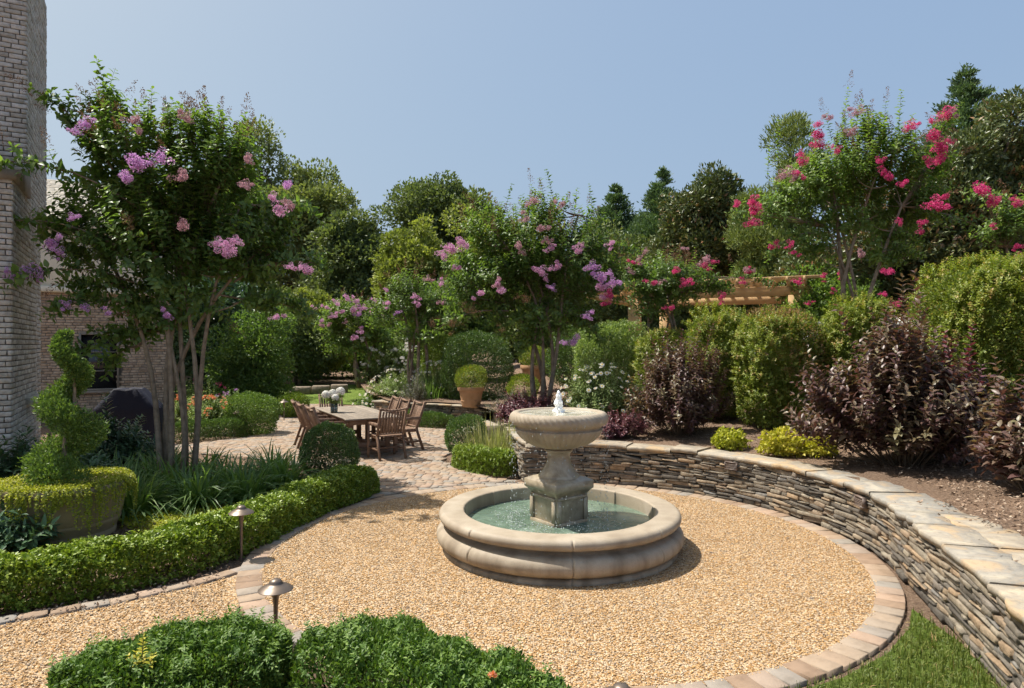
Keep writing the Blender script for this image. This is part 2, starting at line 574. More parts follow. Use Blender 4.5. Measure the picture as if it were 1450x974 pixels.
def _lawn(nt, out):
    c = ramp(nt, noise(nt, 6, 6, .7), [(.080, .125, .018), (.12, .18, .03), (.17, .21, .05)], [.35, .5, .68])
    b = principled(nt, .9, .15)
    nt.links.new(c, b.inputs['Base Color'])
    nt.links.new(bump(nt, noise(nt, 90, 6, .75), 1.0, .03), b.inputs['Normal'])
    nt.links.new(b.outputs[0], out.inputs[0])
special('lawn', _lawn)


def _water(nt, out):
    tc = nt.nodes.new('ShaderNodeTexCoord')
    sep = nt.nodes.new('ShaderNodeSeparateXYZ')
    nt.links.new(tc.outputs['Object'], sep.inputs[0])
    mott = ramp(nt, noise(nt, 2.5, 4, .6), [(.075, .115, .085), (.12, .175, .13), (.19, .25, .195)], [.34, .5, .66])
    # churned, aerated patches where the drops land, in a ring under the bowl lip
    r = mth(nt, 'SQRT', mth(nt, 'ADD', mth(nt, 'MULTIPLY', sep.outputs[0], sep.outputs[0]), mth(nt, 'MULTIPLY', sep.outputs[1], sep.outputs[1])))
    ring = mth(nt, 'SUBTRACT', 1.0, mth(nt, 'MULTIPLY', mth(nt, 'ABSOLUTE', mth(nt, 'SUBTRACT', r, .52)), 3.2), True)
    f = mth(nt, 'MULTIPLY', mth(nt, 'SUBTRACT', noise(nt, 26, 6, .75), mth(nt, 'SUBTRACT', .74, mth(nt, 'MULTIPLY', ring, .20))), 7.0, True)
    c = mixc(nt, f, mott, (.68, .74, .70))
    b = principled(nt, .08, .5)
    nt.links.new(c, b.inputs['Base Color'])
    nt.links.new(mth(nt, 'ADD', mth(nt, 'MULTIPLY', f, .5), .06), b.inputs['Roughness'])
    hh = mth(nt, 'ADD', noise(nt, 14, 3, .5), mth(nt, 'MULTIPLY', noise(nt, 50, 3, .5), .3))
    nt.links.new(bump(nt, hh, .45, .02), b.inputs['Normal'])
    nt.links.new(b.outputs[0], out.inputs[0])
special('pool_water', _water)


def _bw(nt, out):
    b = principled(nt, .10, .5)
    nt.links.new(ramp(nt, noise(nt, 9, 4, .6), [(.30, .28, .21), (.44, .42, .34), (.62, .62, .55)], [.34, .5, .66]), b.inputs['Base Color'])
    nt.links.new(bump(nt, noise(nt, 30, 4, .6), .5, .02), b.inputs['Normal'])
    nt.links.new(b.outputs[0], out.inputs[0])
special('bowl_water', _bw)


def _foam(nt, out):
    b = principled(nt, .35, .5)
    b.inputs['Base Color'].default_value = (.93, .93, .92, 1)
    b.inputs['Transmission Weight'].default_value = .0
    nt.links.new(bump(nt, noise(nt, 60, 4, .7), .5, .01), b.inputs['Normal'])
    nt.links.new(b.outputs[0], out.inputs[0])
special('white_water', _foam)
m_, nt_, out_ = nodes_of('clear_drop')
b_ = principled(nt_, .05, .6)
b_.inputs['Base Color'].default_value = (.75, .80, .80, 1)
b_.inputs['Transmission Weight'].default_value = .45
nt_.links.new(b_.outputs[0], out_.inputs[0])
M['drop'] = m_
m_, nt_, out_ = nodes_of('vase_glass')
b_ = principled(nt_, .03, .5)
b_.inputs['Base Color'].default_value = (.80, .90, .85, 1)
b_.inputs['Transmission Weight'].default_value = .9
nt_.links.new(b_.outputs[0], out_.inputs[0])
M['vaseglass'] = m_


# ------------------------------------------------------------ foliage builders
def leaf_arrays(Pp, D, N, L, W, kind='d', r=None):
    """leaves at Pp pointing along D with upper side N.  kind d: 2 tris, l: 4 faces with a fold and pointed tip"""
    n = len(Pp)
    L = np.broadcast_to(np.asarray(L, float), (n,))[:, None]
    W = np.broadcast_to(np.asarray(W, float), (n,))[:, None]
    D = nrm(D)
    X = nrm(np.cross(D, N))
    N = np.cross(X, D)
    r = rng.random(n) if r is None else r
    if kind == 'd':
        V = np.stack([Pp, Pp + D * L * .45 + X * W * .5 + N * W * .18, Pp + D * L, Pp + D * L * .45 - X * W * .5 + N * W * .18], 1)
        b = np.arange(n)[:, None] * 4
        Fs = [np.concatenate([b + np.array([0, 1, 2]), b + np.array([0, 2, 3])])]
        return V.reshape(-1, 3), Fs, np.repeat(r, 4)
    V = np.stack([Pp,
                  Pp + D * L * .30 + X * W * .5 + N * W * .20, Pp + D * L * .35 + N * W * .02, Pp + D * L * .30 - X * W * .5 + N * W * .20,
                  Pp + D * L * .68 + X * W * .34 + N * W * .06, Pp + D * L * .70 - N * W * .06, Pp + D * L * .68 - X * W * .34 + N * W * .06,
                  Pp + D * L - N * W * .28], 1)
    b = np.arange(n)[:, None] * 8
    T = np.concatenate([b + np.array(t) for t in ([0, 1, 2], [0, 2, 3], [4, 7, 5], [5, 7, 6])])
    Q = np.concatenate([b + np.array(t) for t in ([1, 4, 5, 2], [2, 5, 6, 3])])
    return V.reshape(-1, 3), [T, Q], np.repeat(r, 8)


def leaves(name, Pp, D, N, L, W, mat, parent, kind='d', r=None):
    V, Fs, rr = leaf_arrays(Pp, D, N, L, W, kind, r)
    return mk(name, V, Fs, mat, parent, rnd=rr)


def lumpy(seed, k=7, amp=.12, freq=1.6):
    """smooth pseudo-noise on directions, for uneven outlines"""
    g = np.random.default_rng(seed)
    A = g.normal(size=(k, 3)) * freq
    ph = g.random(k) * 6.28
    am = g.random(k) * amp
    return lambda U: 1 + (np.sin(U @ A.T * 2 + ph) * am).sum(1)


def shell_pts(n, rad, power=2.0, seed=1, amp=.05, depth=.22, zmin=None, freq=1.6):
    """points near the surface of a superellipsoid, with outward directions"""
    g = np.random.default_rng(seed)
    U = rdir(int(n * (1.0 if zmin is None else 1.6)), g)
    e = 1.0 / ((np.abs(U) ** power).sum(1) ** (1 / power))
    f = lumpy(seed + 5, amp=amp, freq=freq)(U) * lumpy(seed + 6, 9, amp * .45, freq * 4.5)(U)
    # area weighting is skipped; depth falls off inward
    dep = 1 - np.minimum(g.exponential(depth, len(U)), .75)
    Pp = U * (e * f * dep)[:, None] * np.asarray(rad)
    O = nrm(np.sign(U) * np.abs(U * e[:, None]) ** (power - 1) / np.asarray(rad))
    if zmin is not None:
        k = Pp[:, 2] > zmin
        Pp, O = Pp[k][:n], O[k][:n]
    return Pp, O


def twigs_mesh(name, base, tips, r0, r1, mat, parent, sag=0.0, n=4):
    V, Fq, k = [], [], 0
    for b, t in zip(base, tips):
        mid = (b + t) / 2 + rng.normal(size=3) * np.linalg.norm(t - b) * .06 - np.array([0, 0, sag])
        v, f = tube_arrays([b, mid, t], [r0, (r0 + r1) / 2, r1], n)
        V.append(v)
        Fq.append(f + k)
        k += len(v)
    return mk(name, np.concatenate(V), [np.concatenate(Fq)], mat, parent, smooth=True, rnd=np.repeat(rng.random(len(V)), len(V[0])))


def shrub(name, label, cat, c, rad, mat, n, L=.022, W=None, power=2.0, amp=.05, depth=.16, group=None, part='foliage', kind='d', seed=1, up=.35, stems=14, zcut=-1.0, freq=1.6, jit=.55, stem_r=.008, trunk=None, sprigs=0, sprL=(.07, .16)):
    """clipped or loose bush: c = centre of the ground footprint, rad = (rx, ry, rz) half sizes, rz about the middle height"""
    t = thing(name, label, cat, c, 0, group)
    rad = np.asarray(rad, float)
    off = np.array([0, 0, rad[2] if trunk is None else rad[2] + trunk])
    Pp, O = shell_pts(n, rad, power, seed, amp, depth, freq=freq)
    k = Pp[:, 2] > rad[2] * zcut
    Pp, O = Pp[k], O[k]
    g = np.random.default_rng(seed + 99)
    D = nrm(O * .7 + np.array([0, 0, up]) + g.normal(size=O.shape) * jit)
    N = nrm(O * .5 + np.array([0, 0, .4]) + g.normal(size=O.shape) * .8)
    f = g.uniform(.7, 1.25, len(Pp))
    W = W or L * .58
    V, Fs, rr = leaf_arrays(Pp + off, D, N, L * f, W * f, kind, np.clip(g.normal(.5, .22, len(Pp)), 0, 1))
    if sprigs:
        Sp, So = shell_pts(sprigs, rad, power, seed + 21, amp, .02, freq=freq)
        kk = Sp[:, 2] > rad[2] * max(zcut, -.7)
        Sp, So = Sp[kk], So[kk]
        Sd = nrm(So * .5 + np.array([0, 0, .8]) + g.normal(size=So.shape) * .3)
        pos, Dl, Nl, l_, w_, ti, _ln = gen_shoots(Sp - Sd * .04, Sd, g.uniform(sprL[0], sprL[1], len(Sp)), L * .55, L, W, g)
        V2, F2, r2 = leaf_arrays(pos + off, Dl, Nl, l_, w_, kind, np.clip(ti + .08, 0, 1))
        Fs = [np.concatenate([a_, b_ + len(V)]) for a_, b_ in zip(Fs, F2)]
        V, rr = np.concatenate([V, V2]), np.concatenate([rr, r2])
    mk(part, V, Fs, M[mat], t, rnd=rr)
    tips, _ = shell_pts(stems, rad * .8, power, seed + 3, 0, .05)
    base = np.column_stack([g.normal(size=(stems, 2)) * rad[0] * .10, np.zeros(stems)])
    twigs_mesh('stem', base, tips + off, stem_r * 1.6, stem_r * .6, M['twig'], t)
    return t


def path_resample(pts, step):
    p = np.asarray(pts, float)
    seg = np.linalg.norm(np.diff(p, axis=0), axis=1)
    s = np.concatenate([[0], np.cumsum(seg)])
    m = max(2, int(s[-1] / step) + 1)
    q = np.linspace(0, s[-1], m)
    return np.column_stack([np.interp(q, s, p[:, i]) for i in range(p.shape[1])]), q


def smooth_path(pts, step=.05, it=3):
    p = np.asarray(pts, float)
    for _ in range(it):
        a = p[:-1] * .75 + p[1:] * .25
        b = p[:-1] * .25 + p[1:] * .75
        p = np.concatenate([[p[0]], np.column_stack([a, b]).reshape(-1, p.shape[1]), [p[-1]]])
    return path_resample(p, step)


def hedge(name, label, pts, w, h, mat, n, L, W=None, z=0.0, seed=1, kind='d', group=None, amp=.035, top_mat=None, depth=.035, cat='hedge', sprigs=0, sprL=(.05, .11)):
    """clipped low hedge along a path"""
    p, s = smooth_path(pts)
    t = thing(name, label, cat, (p[0][0], p[0][1], z), 0, group)
    o = np.array([p[0][0], p[0][1], z])
    g = np.random.default_rng(seed)
    q = g.random(n) * s[-1]
    x = np.column_stack([np.interp(q, s, p[:, i]) for i in range(2)])
    T = np.column_stack([np.gradient(p[:, i], s) for i in range(2)])
    T = nrm(np.column_stack([np.interp(q, s, T[:, i]) for i in range(2)]))
    Nn = np.column_stack([T[:, 1], -T[:, 0]])
    a = g.uniform(-.12, 1.12, n) * math.pi                 # angle round the section
    ca, sa = np.cos(a), np.sin(a)
    e = 1 / ((np.abs(ca) ** 3.6 + np.abs(sa) ** 3.6) ** (1 / 3.6))
    lump = 1 + amp * (np.sin(q * 7 + a * 3 + seed) + np.sin(q * 17.3 + a * 5) * .7 + np.sin(q * 2.3) * .8)
    dep = g.exponential(depth, n)
    rr = e * lump
    hh = h * (1 + .03 * np.sin(q * 2.9 + seed) + .02 * np.sin(q * 7.1))
    lat = rr * ca * w / 2
    ver = rr * sa * hh
    lat -= np.sign(lat) * np.minimum(dep, np.abs(lat) * .8)
    ver -= dep
    # rounded ends
    endf = np.minimum(1, np.sqrt(np.maximum(0, 1 - (1 - np.minimum(1, np.minimum(q, s[-1] - q) / (w * .5))) ** 2)))
    lat *= .35 + .65 * endf
    ver *= .75 + .25 * endf
    k = ver > .0
    Pp = np.column_stack([x[:, 0] + Nn[:, 0] * lat, x[:, 1] + Nn[:, 1] * lat, z + ver])[k]
    O = nrm(np.column_stack([Nn[:, 0] * ca, Nn[:, 1] * ca, np.maximum(sa, 0.0)]))[k]
    m = len(Pp)
    D = nrm(O * .75 + np.array([0, 0, .55]) + g.normal(size=(m, 3)) * .5)
    N2 = nrm(O * .4 + np.array([0, 0, .4]) + g.normal(size=(m, 3)) * .8)
    f = g.uniform(.7, 1.25, m)
    W = W or L * .6
    V, Fs, r_ = leaf_arrays(Pp - o, D, N2, L * f, W * f, kind, np.clip(g.normal(.5, .22, m) + (O[:, 2] > .7) * .05, 0, 1))
    if sprigs:
        i_ = g.choice(m, min(sprigs, m), replace=False)
        i_ = i_[dep[k][i_] < .05]
        Sd = nrm(O[i_] * .45 + np.array([0, 0, .8]) + g.normal(size=(len(i_), 3)) * .3)
        pos, Dl, Nl, l_, w_, ti, _ln = gen_shoots(Pp[i_] - o - Sd * .03, Sd, g.uniform(sprL[0], sprL[1], len(i_)), L * .5, L, W, g)
        V2, F2, r2 = leaf_arrays(pos, Dl, Nl, l_, w_, kind, np.clip(ti + .05, 0, 1))
        Fs = [np.concatenate([a_, b_ + len(V)]) for a_, b_ in zip(Fs, F2)]
        V, r_ = np.concatenate([V, V2]), np.concatenate([r_, r2])
    mk('foliage', V, Fs, M[mat], t, rnd=r_)
    ns = int(s[-1] / .09)
    qs = np.linspace(.05, s[-1] - .05, ns)
    b = np.column_stack([np.interp(qs, s, p[:, 0]), np.interp(qs, s, p[:, 1]), np.full(ns, z)]) + np.column_stack([g.normal(size=(ns, 2)) * .03, np.zeros(ns)]) - o
    b = np.repeat(b, 3, 0)
    tp = b + np.column_stack([g.normal(size=(len(b), 2)) * w * .2, g.uniform(.5, .8, len(b)) * h])
    twigs_mesh('stem', b, tp, .006, .003, M['twig'], t)
    return t


def gen_shoots(st, D, Ln, sp, L, W, g, droop=.25, twist=None, flat=0.0, lean=.45):
    """leafy shoots: leaves in near-opposite pairs along curved stems. returns leaf P,D,N,L,W and the stem polylines"""
    K = 7
    m = len(st)
    tt = np.linspace(0, 1, K)
    side = nrm(np.cross(D, g.normal(size=(m, 3))))
    bend = g.normal(size=(m, 1)) * .12
    line = st[:, None, :] + D[:, None, :] * (Ln[:, None] * tt)[:, :, None] + side[:, None, :] * (bend * Ln[:, None] * (tt ** 2))[:, :, None]
    line[:, :, 2] -= droop * Ln[:, None] * (tt[None] ** 2) * (1 - np.clip(D[:, 2:3], 0, 1))
    cnt = np.maximum(2, (Ln / sp).astype(int))
    idx = np.repeat(np.arange(m), cnt)
    u = np.concatenate([(np.arange(c) + .6) / c for c in cnt])
    u = np.clip(u * .96 + .03, 0, 1)
    fi = u * (K - 1)
    i0 = np.minimum(fi.astype(int), K - 2)
    w = (fi - i0)[:, None]
    pos = line[idx, i0] * (1 - w) + line[idx, i0 + 1] * w
    T = nrm(line[idx, i0 + 1] - line[idx, i0])
    A = nrm(np.cross(T, np.array([0, 0, 1.0]) + .001))
    B = np.cross(A, T)
    # alternate planes of the pairs, mostly flattened into the horizontal plane of the shoot
    alt = np.concatenate([np.arange(c) for c in cnt])
    ang = (alt % 2) * (math.pi / 2) * (1 - flat) + g.normal(size=len(u)) * .35
    s1 = A * np.cos(ang)[:, None] + B * np.sin(ang)[:, None]
    pos = np.concatenate([pos, pos])
    s = np.concatenate([s1, -s1])
    T2 = np.concatenate([T, T])
    Dl = nrm(s + T2 * lean + g.normal(size=s.shape) * .18 - np.array([0, 0, .12]))
    Nl = nrm(T2 * .6 + np.array([0, 0, .6]) + g.normal(size=s.shape) * .25)
    uu = np.concatenate([u, u])
    sz = (.75 + .45 * np.sin(np.pi * np.clip(uu * .9 + .1, 0, 1))) * g.uniform(.8, 1.2, len(uu))
    tint = np.repeat(g.normal(.45, .16, m), cnt)
    tint = np.clip(np.concatenate([tint, tint]) + uu * .18 + g.normal(size=len(uu)) * .10, 0, 1)
    return pos, Dl, Nl, L * sz, W * sz, tint, line


def lines_mesh(name, lines, r0, r1, mat, parent, n=3):
    """many thin tubes at once; lines: (m,K,3)"""
    m, K, _ = lines.shape
    T = nrm(np.gradient(lines, axis=1))
    X = nrm(np.cross(T, np.array([.3, .9, .1])))
    Y = np.cross(T, X)
    th = np.arange(n) * 2 * math.pi / n
    rad = np.linspace(1, 0, K)[None, :, None, None] * (np.broadcast_to(np.asarray(r0, float), (m,))[:, None, None, None] - r1) + r1
    V = lines[:, :, None, :] + rad * (np.cos(th)[None, None, :, None] * X[:, :, None, :] + np.sin(th)[None, None, :, None] * Y[:, :, None, :])
    j = np.arange(n)
    one = np.concatenate([np.column_stack([i * n + j, i * n + (j + 1) % n, (i + 1) * n + (j + 1) % n, (i + 1) * n + j]) for i in range(K - 1)])
    Fq = (one[None] + (np.arange(m) * K * n)[:, None, None]).reshape(-1, 4)
    return mk(name, V.reshape(-1, 3), [Fq], mat, parent, smooth=True, rnd=np.repeat(rng.random(m), K * n))


# blossom: a panicle of crinkled petals; several shared meshes per colour
def blossom_mesh(name, mat, seed, n=420, size=.011):
    g = np.random.default_rng(seed)
    lumps = g.normal(size=(9, 3)) * np.array([.30, .30, .34])
    lumps[:, 2] += .1
    lr = g.uniform(.22, .42, 9)
    i = g.integers(0, 9, n)
    U = rdir(n, g)
    Pp = lumps[i] + U * (lr[i] * g.uniform(.75, 1.05, n))[:, None]
    D = nrm(U + g.normal(size=(n, 3)) * .8)
    N = rdir(n, g)
    V, Fs, r = leaf_arrays(Pp, D, N, size * 14 * g.uniform(.7, 1.3, n), size * 13, 'd', np.clip(g.normal(.5, .25, n), 0, 1))
    o = mk(name, V, Fs, mat, None, rnd=r)
    me = o.data
    bpy.data.objects.remove(o)
    return me


BL = {k: [blossom_mesh('blossom', M[k], s, 620 if k != 'seed' else 260, .0085 if k != 'seed' else .006) for s in (1, 2, 3)] for k in ('lav', 'lilac', 'pink', 'dusty', 'seed')}


def add_blossoms(t, items, name='blossom'):
    """items: (world point, radius, colour key, aspect)"""
    o0 = np.array(t.location)
    g_ = np.random.default_rng(len(items) * 7 + 1)
    more = []
    for (p, r, k, asp) in items:
        more.append((p, r * .82, k, asp))
        if len(items) < 50:
            of = nrm(g_.normal(size=3) * np.array([1, .3, 1]) + np.array([0, -.2, .2]))
            more.append((np.asarray(p) + of * r * .95, r * g_.uniform(.4, .6), k, asp))
    for i, (p, r, k, asp) in enumerate(more):
        o = bpy.data.objects.new(name, BL[k][i % 3])
        COL.objects.link(o)
        o.parent = t
        o.location = [float(v) for v in (np.asarray(p) - o0)]
        o.scale = (r * asp[0], r, r * asp[1])
        o.rotation_euler = (random.uniform(-.4, .4), asp[2] if len(asp) > 2 else random.uniform(-.5, .5), random.uniform(0, 6.28))


def crape(label, base, blobs, d, n, L, mat, stems, crown_z, flowers, seed, group='crape myrtles around the garden', spikes=(), arms=(), heads=40, sp=.055, Ln=(.35, .8), seedcol='seed', trunk_r=.05, lean=.5, name='crape_myrtle', kind='l', splay=2.9):
    """multi-stemmed tree. blobs: (px, py, half width px, half height px[, depth offset m]) of the crown masses at distance d.
    flowers: (px, py, radius px, colour). spikes: (px,py,length px) tall top shoots. arms: ((px,py,dd),(px,py,dd)) long side branches"""
    g = np.random.default_rng(seed)
    base = np.asarray(base, float)
    t = thing(name, label, 'tree', base, 0, group)
    k = d / F
    B = []
    for b in blobs:
        c = P(b[0], b[1], d + (b[4] if len(b) > 4 else 0))
        B.append((c, np.array([b[2] * k, min(b[2], b[3] * 1.3) * k * .95, b[3] * k])))
    vol = np.array([np.prod(r) ** .72 for _, r in B])
    which = g.choice(len(B), n, p=vol / vol.sum())
    U = rdir(n, g)
    rad = g.random(n) ** .38 * .88
    C = np.array([B[i][0] for i in which])
    Rr = np.array([B[i][1] for i in which])
    Ls = g.uniform(Ln[0], Ln[1], n) * np.clip(Rr.min(1) / .9, .5, 1.1)
    st = C + U * Rr * rad[:, None] * .82
    mean = np.average([b[0] for b in B], axis=0, weights=vol)
    mean[2] = min(mean[2], crown_z + .3)
    D = nrm(nrm(st - mean) * .9 + U * .35 + np.array([0, 0, .55]) + g.normal(size=(n, 3)) * .3)
    low = st[:, 2] < crown_z + .7
    D[low] = nrm(D[low] * np.array([1, 1, .3]) + np.array([0, 0, -.15]))
    st = st - D * Ls[:, None] * .5
    ex_s, ex_d, ex_l = [], [], []
    for (px, py, ln) in spikes:
        tip = P(px, py, d + g.uniform(-.4, .4))
        l = ln * k
        dd = nrm(np.array([g.normal() * .12, g.normal() * .1, 1.0]))
        ex_s.append(tip - dd * l); ex_d.append(dd); ex_l.append(l)
    armlines = []
    for a, b in arms:
        pa, pb = P(a[0], a[1], d + a[2]), P(b[0], b[1], d + b[2])
        m_ = 9
        u = np.linspace(0, 1, m_)
        ln_ = pa + (pb - pa) * u[:, None] + np.column_stack([np.zeros((m_, 2)), .10 * np.linalg.norm(pb - pa) * np.sin(u * math.pi)])
        armlines.append(ln_)
        for i in range(1, m_):
            for _ in range(3):
                ex_s.append(ln_[i]); ex_d.append(nrm(nrm(pb - pa) * .8 + g.normal(size=3) * .55)); ex_l.append(g.uniform(.16, .34))
        ex_s.append(ln_[-2]); ex_d.append(nrm(ln_[-1] - ln_[-2])); ex_l.append(.45)
    if ex_s:
        st = np.concatenate([st, ex_s]); D = np.concatenate([D, ex_d]); Ls = np.concatenate([Ls, ex_l])
    pos, Dl, Nl, l_, w_, tint, lines = gen_shoots(st, D, Ls, sp, L, L * .52, g)
    V, Fs, r_ = leaf_arrays(pos - base, Dl, Nl, l_, w_, kind, tint)
    mk('crown', V, Fs, M[mat], t, rnd=r_)
    # stems: from the foot up into the crown masses
    tops = []
    for i in range(stems):
        bt = B[i % len(B)][0] if i < len(B) else B[g.integers(len(B))][0]
        a = i / stems * 6.28 + g.random()
        foot = np.array([math.cos(a) * .16, math.sin(a) * .12, -.03])
        top = (bt - base) * np.array([.75, .75, 1]) + g.normal(size=3) * .15
        top[2] = max(top[2], crown_z - base[2] + .5)
        u = np.linspace(0, 1, 9)
        mid = foot[:2] * (1 + 1.2 * lean)
        pl = np.column_stack([foot[0] + (top[0] - foot[0]) * u ** splay + np.sin(u * 7 + i) * .03, foot[1] + (top[1] - foot[1]) * u ** splay + np.cos(u * 6 + i) * .03, foot[2] + (top[2] - foot[2]) * u])
        pl[:, 0] += mid[0] * np.sin(u * math.pi) * .6
        mb = MB()
        mb.tube(pl, trunk_r * g.uniform(.7, 1.05) * np.linspace(1.12, .36, 9) * (1 + .05 * np.sin(u * 23 + i)), 9)
        mb.build('trunk', M['bark'], t, smooth=True)
        tops.append(pl)
    allp = np.concatenate([p[4:] for p in tops])
    sel = g.choice(len(st), min(len(st), 90), replace=False)
    bl = []
    for j in sel:
        tgt = st[j] - base
        dist = np.linalg.norm(allp - tgt, axis=1) + np.maximum(0, allp[:, 2] - tgt[2]) * 2
        a = allp[dist.argmin()]
        mid = (a + tgt) / 2 + np.array([0, 0, -.05]) + g.normal(size=3) * .04
        u = np.linspace(0, 1, 7)[:, None]
        bl.append((1 - u) ** 2 * a + 2 * u * (1 - u) * mid + u ** 2 * tgt)
    for al in armlines:
        q, _ = path_resample(al - base, 1)
        u = np.linspace(0, len(al) - 1, 7)
        bl.append(np.column_stack([np.interp(u, np.arange(len(al)), (al - base)[:, i]) for i in range(3)]))
    lines_mesh('branches', np.array(bl), .017, .004, M['bark'], t, 5)
    lines_mesh('twigs', lines - base, .0045, .0015, M['twig'], t, 3)
    # seed and bud panicles at the ends of upper shoots: branched, sparse
    up = np.where((lines[:, -1, 2] > np.quantile(lines[:, -1, 2], .72)) | (g.random(len(lines)) < .02))[0]
    up = g.choice(up, min(len(up), heads), replace=False)
    if len(up):
        hp, hd = [], []
        for j in up:
            tip = lines[j, -1] - base
            ax = nrm(lines[j, -1] - lines[j, -2])
            hl = g.uniform(.16, .36)
            c = 70
            u = g.random(c)
            sd = rdir(c, g)
            q = tip + ax * (u * hl)[:, None] + sd * ((1 - u * .8) * hl * .33 * g.random(c) ** .6)[:, None]
            hp.append(q)
            hd.append(nrm(sd + ax))
        hp, hd = np.concatenate(hp), np.concatenate(hd)
        V, Fs, r_ = leaf_arrays(hp, hd, rdir(len(hp), g), .024, .014, 'd')
        mk('seed_heads', V, Fs, M[seedcol], t, rnd=r_)
    items = []
    for f in flowers:
        dd = f[4] if len(f) > 4 else -1.0
        r = f[2] * (d + dd) / F * (1.22 if f[3] == 'pink' else 1.08)
        items.append((P(f[0], f[1], d + dd), r, f[3], (f[5] if len(f) > 5 else (1.1, .9))))
    add_blossoms(t, items)
    return t


def lump_tree(name, label, base, blobs, d, mat, n, L, nl=40, lr=(.5, 1.0), trunk_h=None, trunk_r=.2, seed=1, group=None, kind='d', aspect=.6, up=.3, holes=.0, cat='tree', barkm='darkbark', spray=0.0):
    """tree whose crown is many leafy clumps of uneven size filling the given masses"""
    g = np.random.default_rng(seed)
    base = np.asarray(base, float)
    t = thing(name, label, cat, base, 0, group)
    k = d / F
    B = [(P(b[0], b[1], d + (b[4] if len(b) > 4 else 0)), np.array([b[2] * k, min(b[2], b[3]) * k, b[3] * k])) for b in blobs]
    vol = np.array([np.prod(r) ** .67 for _, r in B])
    w = g.choice(len(B), nl, p=vol / vol.sum())
    U = rdir(nl, g)
    C = np.array([B[i][0] for i in w]) + U * np.array([B[i][1] for i in w]) * (g.random(nl) ** .33 * .97)[:, None]
    r = g.uniform(lr[0] * .75, lr[1], nl)
    wt = r ** 2
    i = g.choice(nl, n, p=wt / wt.sum())
    V_ = rdir(n, g)
    f = lumpy(seed, amp=.16, freq=2.6)(V_ + i[:, None] * .7)
    dep = 1 - np.minimum(g.exponential(.16, n), .8)
    Pp = C[i] + V_ * (r[i] * f * dep)[:, None] * np.array([1, 1, .9])
    D = nrm(V_ * .8 + np.array([0, 0, up]) + g.normal(size=(n, 3)) * .5)
    N = nrm(V_ * .5 + np.array([0, 0, .6]) + g.normal(size=(n, 3)) * .45)
    s = g.uniform(.7, 1.3, n)
    tint = np.clip(g.normal(.45, .15, nl)[i] + g.normal(size=n) * .16, 0, 1)
    V, Fs, rr = leaf_arrays(Pp - base, D, N, L * s, L * aspect * s, kind, tint)
    mk('crown', V, Fs, M[mat], t, rnd=rr)
    top = (np.average([b[0] for b in B], axis=0, weights=vol) - base)
    top[2] += .3 * max(b[1][2] for b in B)
    u = np.linspace(0, 1, 9)
    pl = np.column_stack([top[0] * u ** 1.4 + np.sin(u * 5 + seed) * .1 * u, top[1] * u ** 1.4, top[2] * u - .05])
    MB().tube(pl, trunk_r * np.linspace(1.15, .3, 9), 10).build('trunk', M[barkm], t, smooth=True)
    bl = []
    for c in C[:60]:
        tg = c - base
        j = min(7, max(2, int(np.searchsorted(pl[:, 2], tg[2] - np.linalg.norm(tg[:2] - top[:2]) * .6))))
        a = pl[j]
        uu = np.linspace(0, 1, 7)[:, None]
        mid = (a + tg) / 2 + np.array([0, 0, -.1])
        bl.append((1 - uu) ** 2 * a + 2 * uu * (1 - uu) * mid + uu ** 2 * tg)
    lines_mesh('branches', np.array(bl), trunk_r * .3, .012, M[barkm], t, 5)
    return t


def cone_tree(name, label, base, h, r, mat, n, L, seed=1, group=None, aspect=.3, layers=26, droop=.0, z0=.02, power=.9, ragged=.25, tip=.0, cat='tree', leanv=0.0):
    """conifer: whorled upswept branches carrying flat sprays"""
    g = np.random.default_rng(seed)
    t = thing(name, label, cat, base, 0, group)
    nb = layers * 9
    u = np.sort(g.random(nb)) ** .85 * (1 - z0) + z0
    a = g.random(nb) * 6.283
    rr = r * (1 - u) ** power * g.uniform(1 - ragged, 1.08, nb) + .04
    o = np.column_stack([np.zeros(nb), np.zeros(nb), u * h])
    tipp = np.column_stack([np.cos(a) * rr, np.sin(a) * rr, u * h + rr * (.35 - droop)])
    i = g.choice(nb, n, p=(rr + .07) / (rr + .07).sum())
    s = g.random(n) ** .55
    ax = nrm(tipp - o)[i]
    spread = (.05 + .16 * rr[i] * s * (1.1 - s * .5))
    Pp = o[i] + (tipp - o)[i] * s[:, None] + g.normal(size=(n, 3)) * spread[:, None] * np.array([1, 1, .55])
    D = nrm(ax * .8 + np.array([0, 0, .45 - droop]) + g.normal(size=(n, 3)) * .45)
    N = nrm(np.array([0, 0, .4]) + g.normal(size=(n, 3)) * .7)
    sz = g.uniform(.7, 1.3, n)
    tint = np.clip(g.normal(.45, .15, nb)[i] + g.normal(size=n) * .15, 0, 1)
    V, Fs, r_ = leaf_arrays(Pp, D, N, L * sz, L * aspect * sz, 'd', tint)
    mk('crown', V, Fs, M[mat], t, rnd=r_)
    MB().tube([(0, 0, -.05), (0, 0, h * .4), (0, 0, h * .97)], [r * .07 + .03, r * .05 + .02, .012], 8).build('trunk', M['darkbark'], t, smooth=True)
    return t


